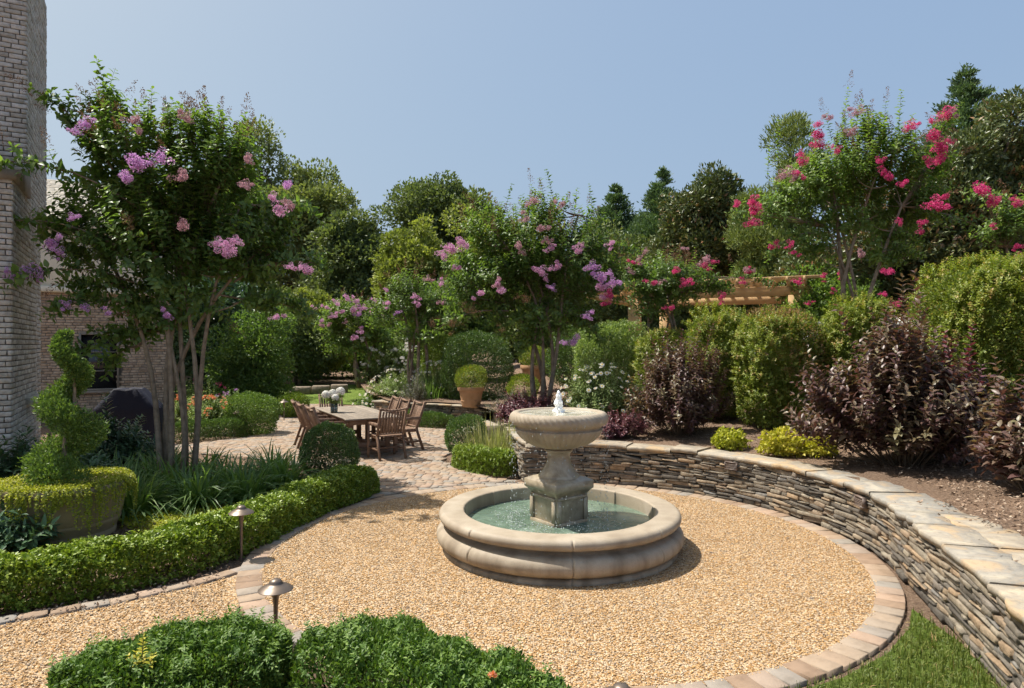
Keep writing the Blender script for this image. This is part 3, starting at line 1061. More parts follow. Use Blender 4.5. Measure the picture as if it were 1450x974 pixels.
def blades(Pb, Dir, Ln, W, lift, g, K=6, curl=1.0):
    """arching grass blades as curved tapered strips"""
    n = len(Pb)
    u = np.linspace(0, 1, K)
    hor = nrm(np.column_stack([Dir[:, 0], Dir[:, 1], np.zeros(n)]))
    side = np.column_stack([-hor[:, 1], hor[:, 0], np.zeros(n)])
    x = Ln[:, None] * (1 - lift[:, None]) * u ** 1.6 * 1.2
    z = Ln[:, None] * (lift[:, None] * 1.05 * u - curl * (1 - lift[:, None]) * .9 * u ** 2.6)
    c = Pb[:, None, :] + hor[:, None, :] * x[:, :, None] + np.array([0, 0, 1.0]) * z[:, :, None]
    w = (W * (1 - u ** 2.2) * (.6 + .8 * np.minimum(u * 3, 1)) * .5 + .0006)
    tw = g.normal(size=n) * .4
    sd = side * np.cos(tw)[:, None] + np.array([0, 0, 1.0]) * np.sin(tw)[:, None]
    a = c + sd[:, None, :] * w[None, :, None]
    b = c - sd[:, None, :] * w[None, :, None]
    V = np.stack([a, b], 2).reshape(-1, 3)
    j = np.arange(K - 1)
    one = np.column_stack([2 * j, 2 * j + 1, 2 * j + 3, 2 * j + 2])
    Fq = (one[None] + (np.arange(n) * 2 * K)[:, None, None]).reshape(-1, 4)
    r = np.clip(g.normal(.5, .2, n), 0, 1)
    return V, Fq, np.repeat(r, 2 * K)


def blade_clump(name, label, c, n, rad, Ln, W, mat, seed=1, lift=(.55, .95), group=None, cat='plant', parent=None, rgx=1.0):
    g = np.random.default_rng(seed)
    t = thing(name, label, cat, c, 0, group)
    a = g.random(n) * 6.283
    rr = np.sqrt(g.random(n)) * rad
    Pb = np.column_stack([np.cos(a) * rr * rgx, np.sin(a) * rr, np.zeros(n)])
    an = a + g.normal(size=n) * .7
    D = np.column_stack([np.cos(an), np.sin(an), np.zeros(n)])
    V, Fq, r = blades(Pb, D, g.uniform(Ln[0], Ln[1], n), W, g.uniform(lift[0], lift[1], n), g)
    mk('blades', V, [Fq], M[mat], t, rnd=r)
    return t


def shoot_bush(name, label, c, rad, h, n, L, mat, seed=1, sp=.035, group=None, cat='shrub', width=.5, stem='twig', outw=.75, kind='l', basef=.25, mat2=None, frac2=0.0):
    """loose upright shrub made of leafy shoots from the ground"""
    g = np.random.default_rng(seed)
    t = thing(name, label, cat, c, 0, group)
    a = g.random(n) * 6.283
    q = np.sqrt(g.random(n))
    lob = 1 + .22 * np.sin(a * 3 + seed) + .12 * np.sin(a * 7 + seed * 2)
    tip = np.column_stack([np.cos(a) * q * rad[0] * lob, np.sin(a) * q * rad[1] * lob, h * (np.sqrt(np.maximum(.06, 1 - q ** 2 * .82)) * g.uniform(.45, 1.0, n) * (1 + .3 * (g.random(n) < .12)) * (1 + .12 * np.sin(a * 2.0 + seed)))])
    b = np.column_stack([tip[:, 0] * basef, tip[:, 1] * basef, np.zeros(n)])
    full = tip - b
    ln = np.linalg.norm(full, axis=1)
    D = nrm(full + np.column_stack([np.zeros((n, 2)), ln * .1]))
    Ls = g.uniform(.35, .85, n) * np.clip(ln, .3, 1.3)
    st = b + full - D * Ls[:, None]
    pos, Dl, Nl, l_, w_, tint, lines = gen_shoots(st, D, Ls, sp, L, L * width, g, droop=.1, lean=.7)
    V, Fs, r_ = leaf_arrays(pos, Dl, Nl, l_, w_, kind, tint)
    if mat2:
        pass
    mk('foliage', V, Fs, M[mat], t, rnd=r_)
    lines_mesh('twigs', lines, .004, .0015, M[stem], t, 3)
    k = g.choice(n, min(n, 60), replace=False)
    twigs_mesh('stem', b[k], st[k], .009, .005, M[stem], t)
    return t


def chamfer_blocks(c, u, v, n, hu, hv, hn, ch, g, jit=.0):
    """many bevelled blocks at once. c centres (N,3); u,v,n axes; half sizes; front/top face = +n"""
    N_ = len(c)
    hu, hv, hn = [np.broadcast_to(np.asarray(h, float), (N_,)) for h in (hu, hv, hn)]
    ch = np.minimum(np.minimum(hu, hv) * .6, ch)
    sq = [(-1, -1), (1, -1), (1, 1), (-1, 1)]
    V = []
    J = [g.normal(size=(N_, 3)) * jit for _ in range(4)]
    for lev in range(3):
        for q, (a, b) in enumerate(sq):
            ins = ch if lev == 2 else 0
            w = -hn if lev == 0 else (hn - ch * .8 if lev == 1 else hn)
            jj = J[q]
            V.append(c + u * ((hu - ins) * a)[:, None] + v * ((hv - ins) * b)[:, None] + n * w[:, None] + (u * jj[:, :1] * 1.0 + v * jj[:, 1:2] * .5 + (n * jj[:, 2:] * .5 if lev else 0)))
    V = np.stack(V, 1).reshape(-1, 3)
    k = np.arange(4)
    one = np.concatenate([np.column_stack([l * 4 + k, l * 4 + (k + 1) % 4, l * 4 + 4 + (k + 1) % 4, l * 4 + 4 + k]) for l in range(2)] + [np.array([[8, 9, 10, 11]])])
    Fq = (one[None] + (np.arange(N_) * 12)[:, None, None]).reshape(-1, 4)
    r = np.repeat(g.random(N_), 12)
    return V, Fq, r


def brick_face(o, u, v, n, Wd, Hh, bw, bh, gap, dep, g, holes=(), jit=.0015, wvar=.10, proud=.004, stagger=True):
    """courses of individual bricks on a plane; o lower-left corner, u along, v up, n outward"""
    o, u, v, n = [np.asarray(a, float) for a in (o, u, v, n)]
    C, HU, HV, PR = [], [], [], []
    rows = int(round(Hh / bh))
    bh = Hh / rows
    for i in range(rows):
        x = -(bw * .5 if (i % 2 and stagger) else 0) - g.random() * bw * (.1 if stagger else 1)
        while x < Wd - .01:
            w = bw * (1 + g.normal() * wvar * .4)
            a, b = max(0, x), min(Wd, x + w)
            x += w
            if b - a < bh * .35: continue
            m = (a + b) / 2, (i + .5) * bh
            if any(h[0] < m[0] < h[1] and h[2] < m[1] < h[3] for h in holes): continue
            C.append(o + u * m[0] + v * m[1])
            HU.append((b - a) / 2 - gap / 2)
            HV.append(bh / 2 - gap / 2)
            PR.append(dep / 2)
    C = np.array(C)
    pr = g.uniform(0, proud, len(C))
    C = C + n * (pr - dep / 2)[:, None] + n * .002
    return chamfer_blocks(C, u, v, n, HU, HV, PR, .004, g, jit)

# ============================================================ the setting
C0 = np.array([0.5, 7.1])                        # centre of the round gravel court and of the fountain
RG, RP, RW = 2.97, 3.19, 3.24                     # gravel radius, outer paver radius, wall face radius
arc = [(C0[0] + RW * math.cos(R(a)), C0[1] + RW * math.sin(R(a))) for a in range(96, -19, -4)]
WALL = [(-.55, 15.0), (-.25, 13.4), (.02, 11.6)] + arc + [(3.40, 5.35), (3.21, 4.62), (3.0, 3.9), (2.76, 3.2), (2.52, 2.3), (2.3, 0.8)]
wp, wsd = smooth_path(WALL, .04, 2)
wT = nrm(np.column_stack([np.gradient(wp[:, 0], wsd), np.gradient(wp[:, 1], wsd)]))
wN = np.column_stack([wT[:, 1], -wT[:, 0]])      # towards the gravel


def wall_at(s):
    p = np.column_stack([np.interp(s, wsd, wp[:, 0]), np.interp(s, wsd, wp[:, 1])])
    t_ = nrm(np.column_stack([np.interp(s, wsd, wT[:, 0]), np.interp(s, wsd, wT[:, 1])]))
    n2 = np.column_stack([t_[:, 1], -t_[:, 0]])
    return p, t_, n2


def terr(x, y):
    """height of the raised planting terrace"""
    x, y = np.asarray(x, float), np.asarray(y, float)
    r = np.hypot(x - C0[0], y - C0[1]) - 3.84
    r = np.where(y < 6.5, np.maximum(x - 3.9, 0), r)
    k = np.clip((x + .5) / 2.5, 0, 1)
    near = .585 + .085 * np.clip(r, 0, 5) * k + .012 * np.clip(y - 16, 0, 40)
    return near


def gz(x, y):
    return -.02 + .045 * np.clip(np.asarray(y, float) - 24, 0, 30)


def sheet(name, poly, z, mat, kind='structure', thick=0):
    p = np.asarray(poly, float)
    V = np.column_stack([p, np.full(len(p), z)])
    o = mk(name, V, [np.arange(len(p))[None]], mat)
    return tag(o, kind=kind)


# ground: one sheet to the horizon
gx = np.concatenate([np.linspace(-400, -40, 8), np.linspace(-30, 30, 31), np.linspace(40, 400, 8)])
gy = np.concatenate([[-100, -30, 0], np.linspace(5, 60, 56), [80, 120, 200, 400, 800]])
X, Y = np.meshgrid(gx, gy)
nx, ny = len(gx), len(gy)
i, j = np.meshgrid(np.arange(nx - 1), np.arange(ny - 1))
a = (j * nx + i).ravel()
tag(mk('ground', np.column_stack([X.ravel(), Y.ravel(), gz(X, Y).ravel()]), [np.column_stack([a, a + 1, a + nx + 1, a + nx])], M['mulch'], smooth=True), kind='structure')

# far lawn beyond the patio
lx, ly = np.meshgrid(np.linspace(-22, 1.5, 24), np.linspace(23.9, 30.5, 20))
k = len(lx[0])
i, j = np.meshgrid(np.arange(23), np.arange(19))
a = (j * k + i).ravel()
tag(mk('far_lawn', np.column_stack([lx.ravel(), ly.ravel() + .35 * np.sin(lx.ravel() * .4), gz(lx, ly).ravel() + .02]), [np.column_stack([a, a + 1, a + k + 1, a + k])], M['lawn'], smooth=True), kind='structure')

# the terrace soil: lofted outward from the wall line
bnd = wp[::6]
ext = np.array([(-6.9, 30), (-5.9, 25.5), (-4.6, 21.0), (-3.4, 18.2), (-2.0, 17.6), (-1.3, 17.2), (-.75, 16.2)])
_, _, bn = wall_at(wsd[::6])
bnd = np.concatenate([ext, bnd - bn * .22])
tgt = []
for i, (x, y) in enumerate(bnd):
    if i < len(ext):
        tgt.append((-18 + i * 2.0, 70))
    else:
        u = (i - len(ext)) / (len(bnd) - len(ext) - 1)
        if u < .5: tgt.append((-4 + u / .5 * 74, 70))
        else: tgt.append((70, 70 - (u - .5) / .5 * 80))
tgt = np.array(tgt, float)
q = np.concatenate([[0, .004], np.linspace(.01, .12, 26), np.linspace(.14, 1, 14)])
TV = bnd[:, None, :] * (1 - q)[None, :, None] + tgt[:, None, :] * q[None, :, None]
TV = TV.reshape(-1, 2)
g_ = np.random.default_rng(4)
TZ = terr(TV[:, 0], TV[:, 1]) + .02 * np.sin(TV[:, 0] * 2.1) * np.cos(TV[:, 1] * 1.7) + g_.normal(size=len(TV)) * .006
k = len(q)
i, j = np.meshgrid(np.arange(k - 1), np.arange(len(bnd) - 1))
a = (j * k + i).ravel()
tag(mk('terrace_soil', np.column_stack([TV, TZ]), [np.column_stack([a, a + k, a + k + 1, a + 1])], M['mulch'], smooth=True), kind='structure')

# gravel court, gravel path
th = np.linspace(0, 2 * math.pi, 97)[:-1]
tag(sheet('gravel_court', np.column_stack([C0[0] + np.cos(th) * 3.02, C0[1] + np.sin(th) * 3.02]), .008, M['gravel_bed']))
PATH = [(-9, 2.2), (-9, 3.2), (-6.0, 4.1), (-4.3, 4.83), (-3.3, 5.43), (-2.72, 5.95), (-2.36, 6.45), (-2.2, 5.2), (-1.2, 3.7), (-.5, 2.9), (-.5, 1.0)]
tag(sheet('gravel_path', PATH, .004, M['gravel_bed']))
g = np.random.default_rng(11)
n = 150000
x, y = g.uniform(-6, 3.6, n), g.uniform(3.2, 10.2, n)
rr = np.hypot(x - C0[0], y - C0[1])
keep = ((rr < 3.0) & (rr > 1.27)) | (inpoly(x, y, PATH) & (rr > 3.26))
keep &= g.random(n) < np.clip(1.5 - (y - 3) * .10, .4, 1)
x, y = x[keep], y[keep]
n = len(x)
u8 = np.array([(1, 0, 0), (0, 1, 0), (-1, 0, 0), (0, -1, 0), (.1, .05, 1), (0, 0, -1.)])
rad = g.uniform(.0038, .0086, n) * (1 + (g.random(n) < .03) * .7)
an = g.random(n) * 6.28
sc = np.stack([rad * g.uniform(.9, 1.5, n), rad, rad * g.uniform(.45, .8, n)], 1)
Vp = u8[None] * sc[:, None, :]
Vp = Vp + g.normal(size=Vp.shape) * (rad * .18)[:, None, None]
cs, sn = np.cos(an)[:, None], np.sin(an)[:, None]
Vp = np.stack([Vp[:, :, 0] * cs - Vp[:, :, 1] * sn + x[:, None], Vp[:, :, 0] * sn + Vp[:, :, 1] * cs + y[:, None], Vp[:, :, 2] + .011], 2)
one = np.array([[0, 1, 4], [1, 2, 4], [2, 3, 4], [3, 0, 4], [1, 0, 5], [2, 1, 5], [3, 2, 5], [0, 3, 5]])
tag(mk('gravel', Vp.reshape(-1, 3), [(one[None] + (np.arange(n) * 6)[:, None, None]).reshape(-1, 3)], M['pebble'], rnd=np.repeat(g.random(n), 6)), kind='stuff')

# leaves and petals dropped on the gravel and the paving
n = 260
x, y = g.uniform(-5, 3.4, n), g.uniform(3.6, 14, n)
kk = (np.hypot(x - C0[0], y - C0[1]) > 1.35) & ((np.hypot(x - C0[0], y - C0[1]) < 2.98) | ((y > 10.4) & (x < -.9)) | inpoly(x, y, PATH))
x, y = x[kk], y[kk]
V1, Fs1, r1 = leaf_arrays(np.column_stack([x, y, np.full(len(x), .024)]), nrm(g.normal(size=(len(x), 3)) * np.array([1, 1, .15])), nrm(np.array([0, 0, 1.]) + g.normal(size=(len(x), 3)) * .35), g.uniform(.018, .05, len(x)), g.uniform(.010, .024, len(x)), 'l')
tag(mk('fallen_leaves', V1, Fs1, M['chip'], rnd=r1), kind='stuff')

# ring of pavers round the gravel and the edging of the path
nr = 118
a = (np.arange(nr) + .5) / nr * 2 * math.pi
c = np.column_stack([C0[0] + np.cos(a) * (RG + RP) / 2, C0[1] + np.sin(a) * (RG + RP) / 2, np.full(nr, -.021) + g.normal(size=nr) * .002])
u = np.column_stack([-np.sin(a), np.cos(a), np.zeros(nr)])
v = np.column_stack([np.cos(a), np.sin(a), np.zeros(nr)])
V1, F1, r1 = chamfer_blocks(c, u, v, np.array([0, 0, 1.]), math.pi * 3.08 / nr - .004, (RP - RG) / 2, .035, .006, g, .003)
tag(mk('paver_ring', V1, [F1], M['paver'], rnd=r1), kind='structure')
ep, es = path_resample(np.array([(-7.6, 3.55), (-6.0, 4.18), (-4.3, 4.90), (-3.3, 5.50), (-2.75, 6.02), (-2.42, 6.5)]), .205)
ed = nrm(np.gradient(ep, axis=0))
c = np.column_stack([ep + np.column_stack([-ed[:, 1], ed[:, 0]]) * .05, np.full(len(ep), -.022) + g.normal(size=len(ep)) * .003])
V1, F1, r1 = chamfer_blocks(c, np.column_stack([ed, np.zeros(len(ep))]), np.column_stack([-ed[:, 1], ed[:, 0], np.zeros(len(ep))]), np.array([0, 0, 1.]), .098, .065, .035, .008, g, .004)
tag(mk('path_edging', V1, [F1], M['paver'], rnd=r1), kind='structure')

# paved patio: tumbled pavers laid in courses
PATIO = [(-9.5, 12.2), (-6.3, 13.1), (-4.2, 12.2), (-3.2, 11.2), (-2.2, 10.2), (-1.9, 9.55), (-2.1, 9.0)] + \
    [(C0[0] + 3.25 * math.cos(R(t_)), C0[1] + 3.25 * math.sin(R(t_))) for t_ in range(144, 96, -6)] + \
    [(.1, 10.4), (-.3, 10.62), (-1.0, 11.55), (-1.35, 12.3), (-1.25, 13.0), (-.75, 13.8), (-.8, 15.2), (-1.2, 16.6), (-2.9, 17.2), (-3.4, 18.6), (-6.2, 23.6), (-12, 24.0), (-16, 23.6), (-16, 19), (-7.4, 21.7), (-5.75, 15.8), (-6.9, 14.2), (-9.5, 13.3)]
tag(sheet('patio_bed', PATIO, .006, M['mortar']), kind='structure')
ur = np.array([math.cos(R(-8)), math.sin(R(-8)), 0])
vr = np.array([-ur[1], ur[0], 0])
cc, hu_, hv_ = [], [], []
yy = -3.0
orig = np.array([-9.0, 14.0, 0])
while yy < 14:
    hrow = random.choice([.11, .135, .16, .135])
    xx = -10 + random.random() * .2
    while xx < 15:
        w = random.choice([.115, .16, .16, .22])
        cc.append(orig + ur * (xx + w / 2) + vr * (yy - 3 + hrow / 2 + .012 * math.sin(xx * 3)))
        hu_.append(w / 2 - .004); hv_.append(hrow / 2 - .004)
        xx += w
    yy += hrow
cc, hu_, hv_ = np.array(cc), np.array(hu_), np.array(hv_)
kk = inpoly(cc[:, 0], cc[:, 1], PATIO) & (np.hypot(cc[:, 0] - C0[0], cc[:, 1] - C0[1]) > 3.30)
cc, hu_, hv_ = cc[kk], hu_[kk], hv_[kk]
cc[:, 2] = -.016 + g.normal(size=len(cc)) * .0025
V1, F1, r1 = chamfer_blocks(cc, ur, vr, np.array([0, 0, 1.]), hu_, hv_, .035, .006, g, .0025)
tag(mk('patio', V1, [F1], M['paver'], rnd=r1), kind='structure')

# lawn wedge at the lower right
LAWN = [(1.0, .3), (1.2, 3.5), (1.62, 4.03), (2.13, 4.27), (2.60, 4.60), (3.0, 5.01), (3.24, 5.38), (3.22, 4.75), (3.0, 4.0), (2.75, 3.3), (2.5, 2.4), (2.25, .3)]
tag(sheet('lawn', LAWN, .006, M['lawn']))
n = 26000
x, y = g.uniform(1.0, 3.4, n), g.uniform(2.6, 5.3, n)
rr = np.hypot(x - C0[0], y - C0[1])
keep = inpoly(x, y, LAWN) & (rr > 3.22 + g.exponential(.05, n)) & (g.random(n) < np.clip((5.5 - y) * 2.2, 0, 1))
x, y = x[keep], y[keep]
an = g.random(len(x)) * 6.28
V1, F1, r1 = blades(np.column_stack([x, y, np.zeros(len(x))]), np.column_stack([np.cos(an), np.sin(an), 0 * an]), g.uniform(.05, .11, len(x)), .0045, g.uniform(.5, .95, len(x)), g, K=4)
tag(mk('grass', V1, [F1], M['turf'], rnd=r1), kind='stuff')

# bark chips scattered over the beds
n = 60000
x, y = g.uniform(-1, 10, n), g.uniform(3, 17, n)
rr = np.hypot(x - C0[0], y - C0[1])
keep = ((rr > 4.0) & (y > 6.5) & (x > .6)) | ((x > 3.55) & (y <= 6.5))
keep &= g.random(n) < np.clip(1.8 - (y - 3) * .12, .15, 1)
x, y = x[keep], y[keep]
z = terr(x, y) + .012
ax_ = np.concatenate([x, g.uniform(-1.2, .3, 1500)]); ay = np.concatenate([y, g.uniform(10.6, 12.4, 1500)]); az = np.concatenate([z, np.full(1500, .012)])
n2 = 9000
bx_, by_ = g.uniform(-6, -1.8, n2), g.uniform(4.6, 10, n2)
ax_ = np.concatenate([ax_, bx_]); ay = np.concatenate([ay, by_]); az = np.concatenate([az, np.full(n2, .012)])
kk = ~(inpoly(ax_, ay, PATH) | inpoly(ax_, ay, PATIO)) & (np.hypot(ax_ - C0[0], ay - C0[1]) > 3.28)
ax_, ay, az = ax_[kk], ay[kk], az[kk]
m = len(ax_)
D = nrm(g.normal(size=(m, 3)) * np.array([1, 1, .3]))
V1, Fs1, r1 = leaf_arrays(np.column_stack([ax_, ay, az]), D, nrm(np.array([0, 0, 1.]) + g.normal(size=(m, 3)) * .4), g.uniform(.02, .06, m), g.uniform(.012, .025, m), 'd')
tag(mk('bark_mulch', V1, Fs1, M['chip'], rnd=r1), kind='stuff')

# ============================================================ retaining wall
wall = thing('retaining_wall', 'curved dry stacked stone retaining wall around the gravel circle', 'wall', (C0[0], C0[1] + RW, 0))
wo_ = np.array(wall.location)
WH = .55
C_, U_, HU, HV, HN = [], [], [], [], []
g = np.random.default_rng(21)
rows = 12
hs = g.uniform(.032, .062, rows)
zs = np.concatenate([[0], np.cumsum(hs / hs.sum())]) * WH
s0, s1 = 2.2, wsd[-1] - .6
for i in range(rows):
    s = s0 + g.random() * .1
    while s < s1:
        w = float(np.clip(g.lognormal(-1.62, .45), .07, .46))
        sm = s + w / 2
        wob = .010 * math.sin(sm * 2.3 + i * .4) + .007 * math.sin(sm * 6.1 + 2)
        za, zb = zs[i] + wob * (i > 0), zs[i + 1] + wob * (i < rows - 1)
        parts = [(za, zb)]
        if g.random() < .22: parts = [(za, (za + zb) / 2), ((za + zb) / 2, zb)]
        for (p0, p1) in parts:
            C_.append((sm, (p0 + p1) / 2)); HU.append(w / 2 - .004); HV.append(max(.006, (p1 - p0) / 2 - .003)); HN.append(g.uniform(0, .030))
        s += w
C_ = np.array(C_)
p_, t_, n_2 = wall_at(C_[:, 0])
m = len(C_)
pr = np.array(HN)
tilt = g.normal(size=m) * .05
u3 = np.column_stack([t_ * np.cos(tilt)[:, None], np.sin(tilt)])
v3 = np.column_stack([-t_ * np.sin(tilt)[:, None], np.cos(tilt)])
n3 = np.column_stack([n_2, np.zeros(m)])
cen = np.column_stack([p_, C_[:, 1]]) + n3 * (pr - .09)[:, None]
V1, F1, r1 = chamfer_blocks(cen, u3, v3, n3, np.array(HU), np.array(HV), .09, .007, g, .0075)
mk('stones', V1 - wo_, [F1], M['wallstone'], wall, rnd=r1)
# dark packed core behind the face stones
sl = wsd[(wsd > s0) & (wsd < s1 + .3)][::3]
p_, t_, n_2 = wall_at(sl)
A = np.column_stack([p_ - n_2 * .055, np.zeros(len(sl))]); B_ = A + np.array([0, 0, WH])
Cc = np.column_stack([p_ - n_2 * .30, np.full(len(sl), WH)]); Dd = Cc - np.array([0, 0, WH])
V1 = np.stack([A, B_, Cc, Dd], 1).reshape(-1, 3) - wo_
j = np.arange(len(sl) - 1)[:, None] * 4
F1 = np.concatenate([j + np.array([0, 4, 5, 1]), j + np.array([1, 5, 6, 2]), j + np.array([2, 6, 7, 3])])
mk('core', V1, [F1], M['dirt'], wall)
# cap of broad flagstones, growing wider towards the viewer
s = s0 - .05
while s < s1:
    w = g.uniform(.34, .85)
    wid = .40 + .40 * np.clip((s - 9.3) / 3.0, 0, 1)
    rowsn = [(.035, -wid)] if wid < .62 else [(.035, -wid * g.uniform(.42, .6)), None]
    if rowsn[-1] is None: rowsn[-1] = (rowsn[0][1] - .008, -wid)
    for (na, nb) in rowsn:
        K = 7
        ss = np.linspace(s + .003, s + w - .003, K)
        p_, t_, n_2 = wall_at(ss)
        ja, jb = na + g.normal(size=K) * .012, nb + g.normal(size=K) * .022
        zt_ = .612 + g.normal() * .008
        th_ = .058
        sk = g.normal() * .008
        lv = []
        for zz, ins in ((zt_ - th_, .004), (zt_ - .012, 0), (zt_, .010)):
            lv.append(np.column_stack([p_ + n_2 * (ja - ins)[:, None], np.full(K, zz)]))
            lv.append(np.column_stack([p_ + n_2 * (jb + ins)[:, None] + t_ * sk, np.full(K, zz)]))
        V1 = np.concatenate(lv)
        f = []
        for a_, b2 in ((0, 2), (2, 4)):
            for q_ in range(K - 1):
                f.append([a_ * K + q_, b2 * K + q_, b2 * K + q_ + 1, a_ * K + q_ + 1])
                f.append([(a_ + 1) * K + q_, (a_ + 1) * K + q_ + 1, (b2 + 1) * K + q_ + 1, (b2 + 1) * K + q_])
            for e in (0, K - 1):
                f.append([a_ * K + e, (a_ + 1) * K + e, (b2 + 1) * K + e, b2 * K + e])
        for q_ in range(K - 1):
            f.append([4 * K + q_, 5 * K + q_, 5 * K + q_ + 1, 4 * K + q_ + 1])
            f.append([q_, q_ + 1, K + q_ + 1, K + q_])
        mb = MB(); mb.add(V1 - wo_, [np.array(f)], float(g.random()))
        mb.build('capstone', M['capstone'], wall)
    s += w


def s_of_px(px):
    pr_ = wp[:, 0] / wp[:, 1] * F + CX
    k = np.where(wp[:, 1] > 5)[0]
    k = k[wsd[k] > 6.0]
    return wsd[k[np.argmin(np.abs(pr_[k] - px))]]


for px, lab in ((1040, 'small louvred bronze light set in the stone wall, the one farther back'), (1226, 'small louvred bronze light set in the stone wall, the one nearer the camera')):
    p_, t_, n_2 = wall_at(np.array([s_of_px(px)]))
    lt = thing('wall_light', lab, 'wall light', (p_[0][0] + n_2[0][0] * .022, p_[0][1] + n_2[0][1] * .022, .485), math.atan2(n_2[0][1], n_2[0][0]) + R(90), 'louvred lights in the stone wall')
    mb = MB()
    mb.box((0, -.03, -.048), (.185, .045, .010)); mb.box((0, -.03, .048), (.185, .045, .010))
    mb.box((-.088, -.03, 0), (.010, .045, .086)); mb.box((.088, -.03, 0), (.010, .045, .086))
    mb.box((0, -.012, 0), (.166, .01, .086))
    mb.build('frame', M['grille'], lt)
    mb = MB()
    for q_ in range(5):
        mb.box((0, -.040 - .002 * (q_ % 2), -.034 + q_ * .017), (.166, .016, .009), ch=.002)
    mb.build('louvres', M['grille'], lt)

# ============================================================ fountain
ft = thing('fountain', 'round tiered stone fountain with bowl on square pedestal in the gravel', 'fountain', (C0[0], C0[1], 0))
JA = [R(a_) for a_ in (-90 + 1.5, -45, 0, 45, 90, 135, 180, 225)]


def joint(t, i):
    d_ = min(abs((t - a_ + math.pi) % (2 * math.pi) - math.pi) for a_ in JA)
    return .987 if d_ < .0052 else 1.0


def arcp(cx_, cz, r_, a0, a1, n_=8):
    return [(cx_ + r_ * math.cos(R(a0 + (a1 - a0) * k / (n_ - 1))), cz + r_ * math.sin(R(a0 + (a1 - a0) * k / (n_ - 1)))) for k in range(n_)]


prof = [(1.235, -.03), (1.24, .03), (1.225, .05), (1.20, .062)] + arcp(1.205, .162, .094, -78, 80, 13) + [(1.19, .262), (1.165, .272), (1.155, .290), (1.165, .306)] + \
    [(1.20, .314)] + arcp(1.222, .364, .052, -85, 90, 10) + [(1.12, .416), (1.045, .414)] + arcp(1.03, .392, .022, 80, 175, 5) + [(1.004, .30), (1.0, .10), (.98, .05)]
mb = MB(); mb.lathe(prof, 640, mod=joint)
smooth_by_angle(mb.build('basin', M['cast_stone'], ft), 50)
mb = MB(); th = np.linspace(0, 2 * math.pi, 97)[:-1]
mb.lathe([(1.003, .06), (.5, .06), (.01, .06)], 96)
mb.build('basin_floor', M['cast_stone'], ft)
mb = MB()
mb.lathe([(1.006, .268), (.9, .268), (.7, .268), (.5, .268), (.3, .268), (.05, .268)], 96)
mb.build('water', M['pool_water'], ft, smooth=True)
PR_ = R(36.3)


def sq(lv, mat, name, rot=PR_, parent=ft, ch=.012):
    """square turned block from (half side, z) levels with slightly eased corners"""
    mb_ = MB()
    V = []
    for h_, z in lv:
        c2 = min(ch, h_ * .3)
        V += [(h_, -h_ + c2, z), (h_, h_ - c2, z), (h_ - c2, h_, z), (-h_ + c2, h_, z), (-h_, h_ - c2, z), (-h_, -h_ + c2, z), (-h_ + c2, -h_, z), (h_ - c2, -h_, z)]
    V = np.array(V)
    c_, s_ = math.cos(rot), math.sin(rot)
    V = V @ np.array([[c_, s_, 0], [-s_, c_, 0], [0, 0, 1]])
    f = [[a_ * 8 + k, a_ * 8 + (k + 1) % 8, a_ * 8 + 8 + (k + 1) % 8, a_ * 8 + 8 + k] for a_ in range(len(lv) - 1) for k in range(8)]
    mb_.add(V, [np.array(f), np.array([[(len(lv) - 1) * 8 + k for k in range(8)]])])
    return mb_.build(name, mat, parent)


ped = sq([(.215, .05), (.215, .56), (.222, .575), (.232, .59), (.245, .61), (.262, .625), (.268, .632), (.268, .705), (.262, .712), (.20, .742)], M['wet_stone'], 'pedestal')
# raised frames round the sunk panels of the shaft
for k in range(4):
    mb = MB()
    for c, s_ in (((.2235, 0, .545), (.016, .40, .03)), ((.2235, 0, .27), (.016, .40, .06)), ((.2235, .182, .415), (.016, .052, .23)), ((.2235, -.182, .415), (.016, .052, .23))):
        mb.box(c, s_, ch=.003)
    V = np.concatenate(mb.V)
    a_ = PR_ + k * math.pi / 2
    V = V @ np.array([[math.cos(a_), math.sin(a_), 0], [-math.sin(a_), math.cos(a_), 0], [0, 0, 1]])
    mb.V = [V]
    mb.build('panel_frame', M['wet_stone'], ped)
stem = [(.222, .735), (.218, .755), (.20, .772), (.175, .80), (.148, .845), (.128, .90), (.118, .95), (.120, .985), (.135, 1.0), (.150, 1.012), (.150, 1.026), (.135, 1.036), (.12, 1.045)]
mb = MB(); mb.lathe(stem, 64)
smooth_by_angle(mb.build('stem', M['wet_stone'], ft), 50)
NF = 44


def gad(t, i):
    if 2 <= i <= 9:      # fluted underside
        return 1 + .03 * (abs(math.sin(t * NF / 2)) - .5) * min(1, (i - 1) / 3)
    if 15 <= i <= 21:    # slanted gadroons of the lip
        return 1 + .022 * (abs(math.sin((t + (i - 15) * .035) * 26)) - .5)
    return 1.0


bowl = [(.10, 1.04), (.17, 1.046), (.24, 1.062), (.31, 1.088), (.37, 1.124), (.415, 1.165), (.445, 1.205), (.458, 1.228), (.463, 1.245), (.462, 1.252), (.448, 1.258), (.446, 1.272), (.452, 1.282), (.462, 1.287),
        (.485, 1.294), (.505, 1.308), (.519, 1.332), (.524, 1.358), (.521, 1.382), (.512, 1.402), (.498, 1.417), (.484, 1.426), (.476, 1.4295), (.440, 1.4285), (.425, 1.418), (.415, 1.39), (.38, 1.36), (.30, 1.335), (.1, 1.33), (.01, 1.33)]
mb = MB(); mb.lathe(bowl, 704, mod=gad)
smooth_by_angle(mb.build('bowl', M['cast_stone'], ft), 60)
mb = MB(); mb.lathe([(.425, 1.412), (.3, 1.413), (.15, 1.416), (.08, 1.42), (.01, 1.42)], 64)
mb.build('water', M['bowl_water'], ft, smooth=True)
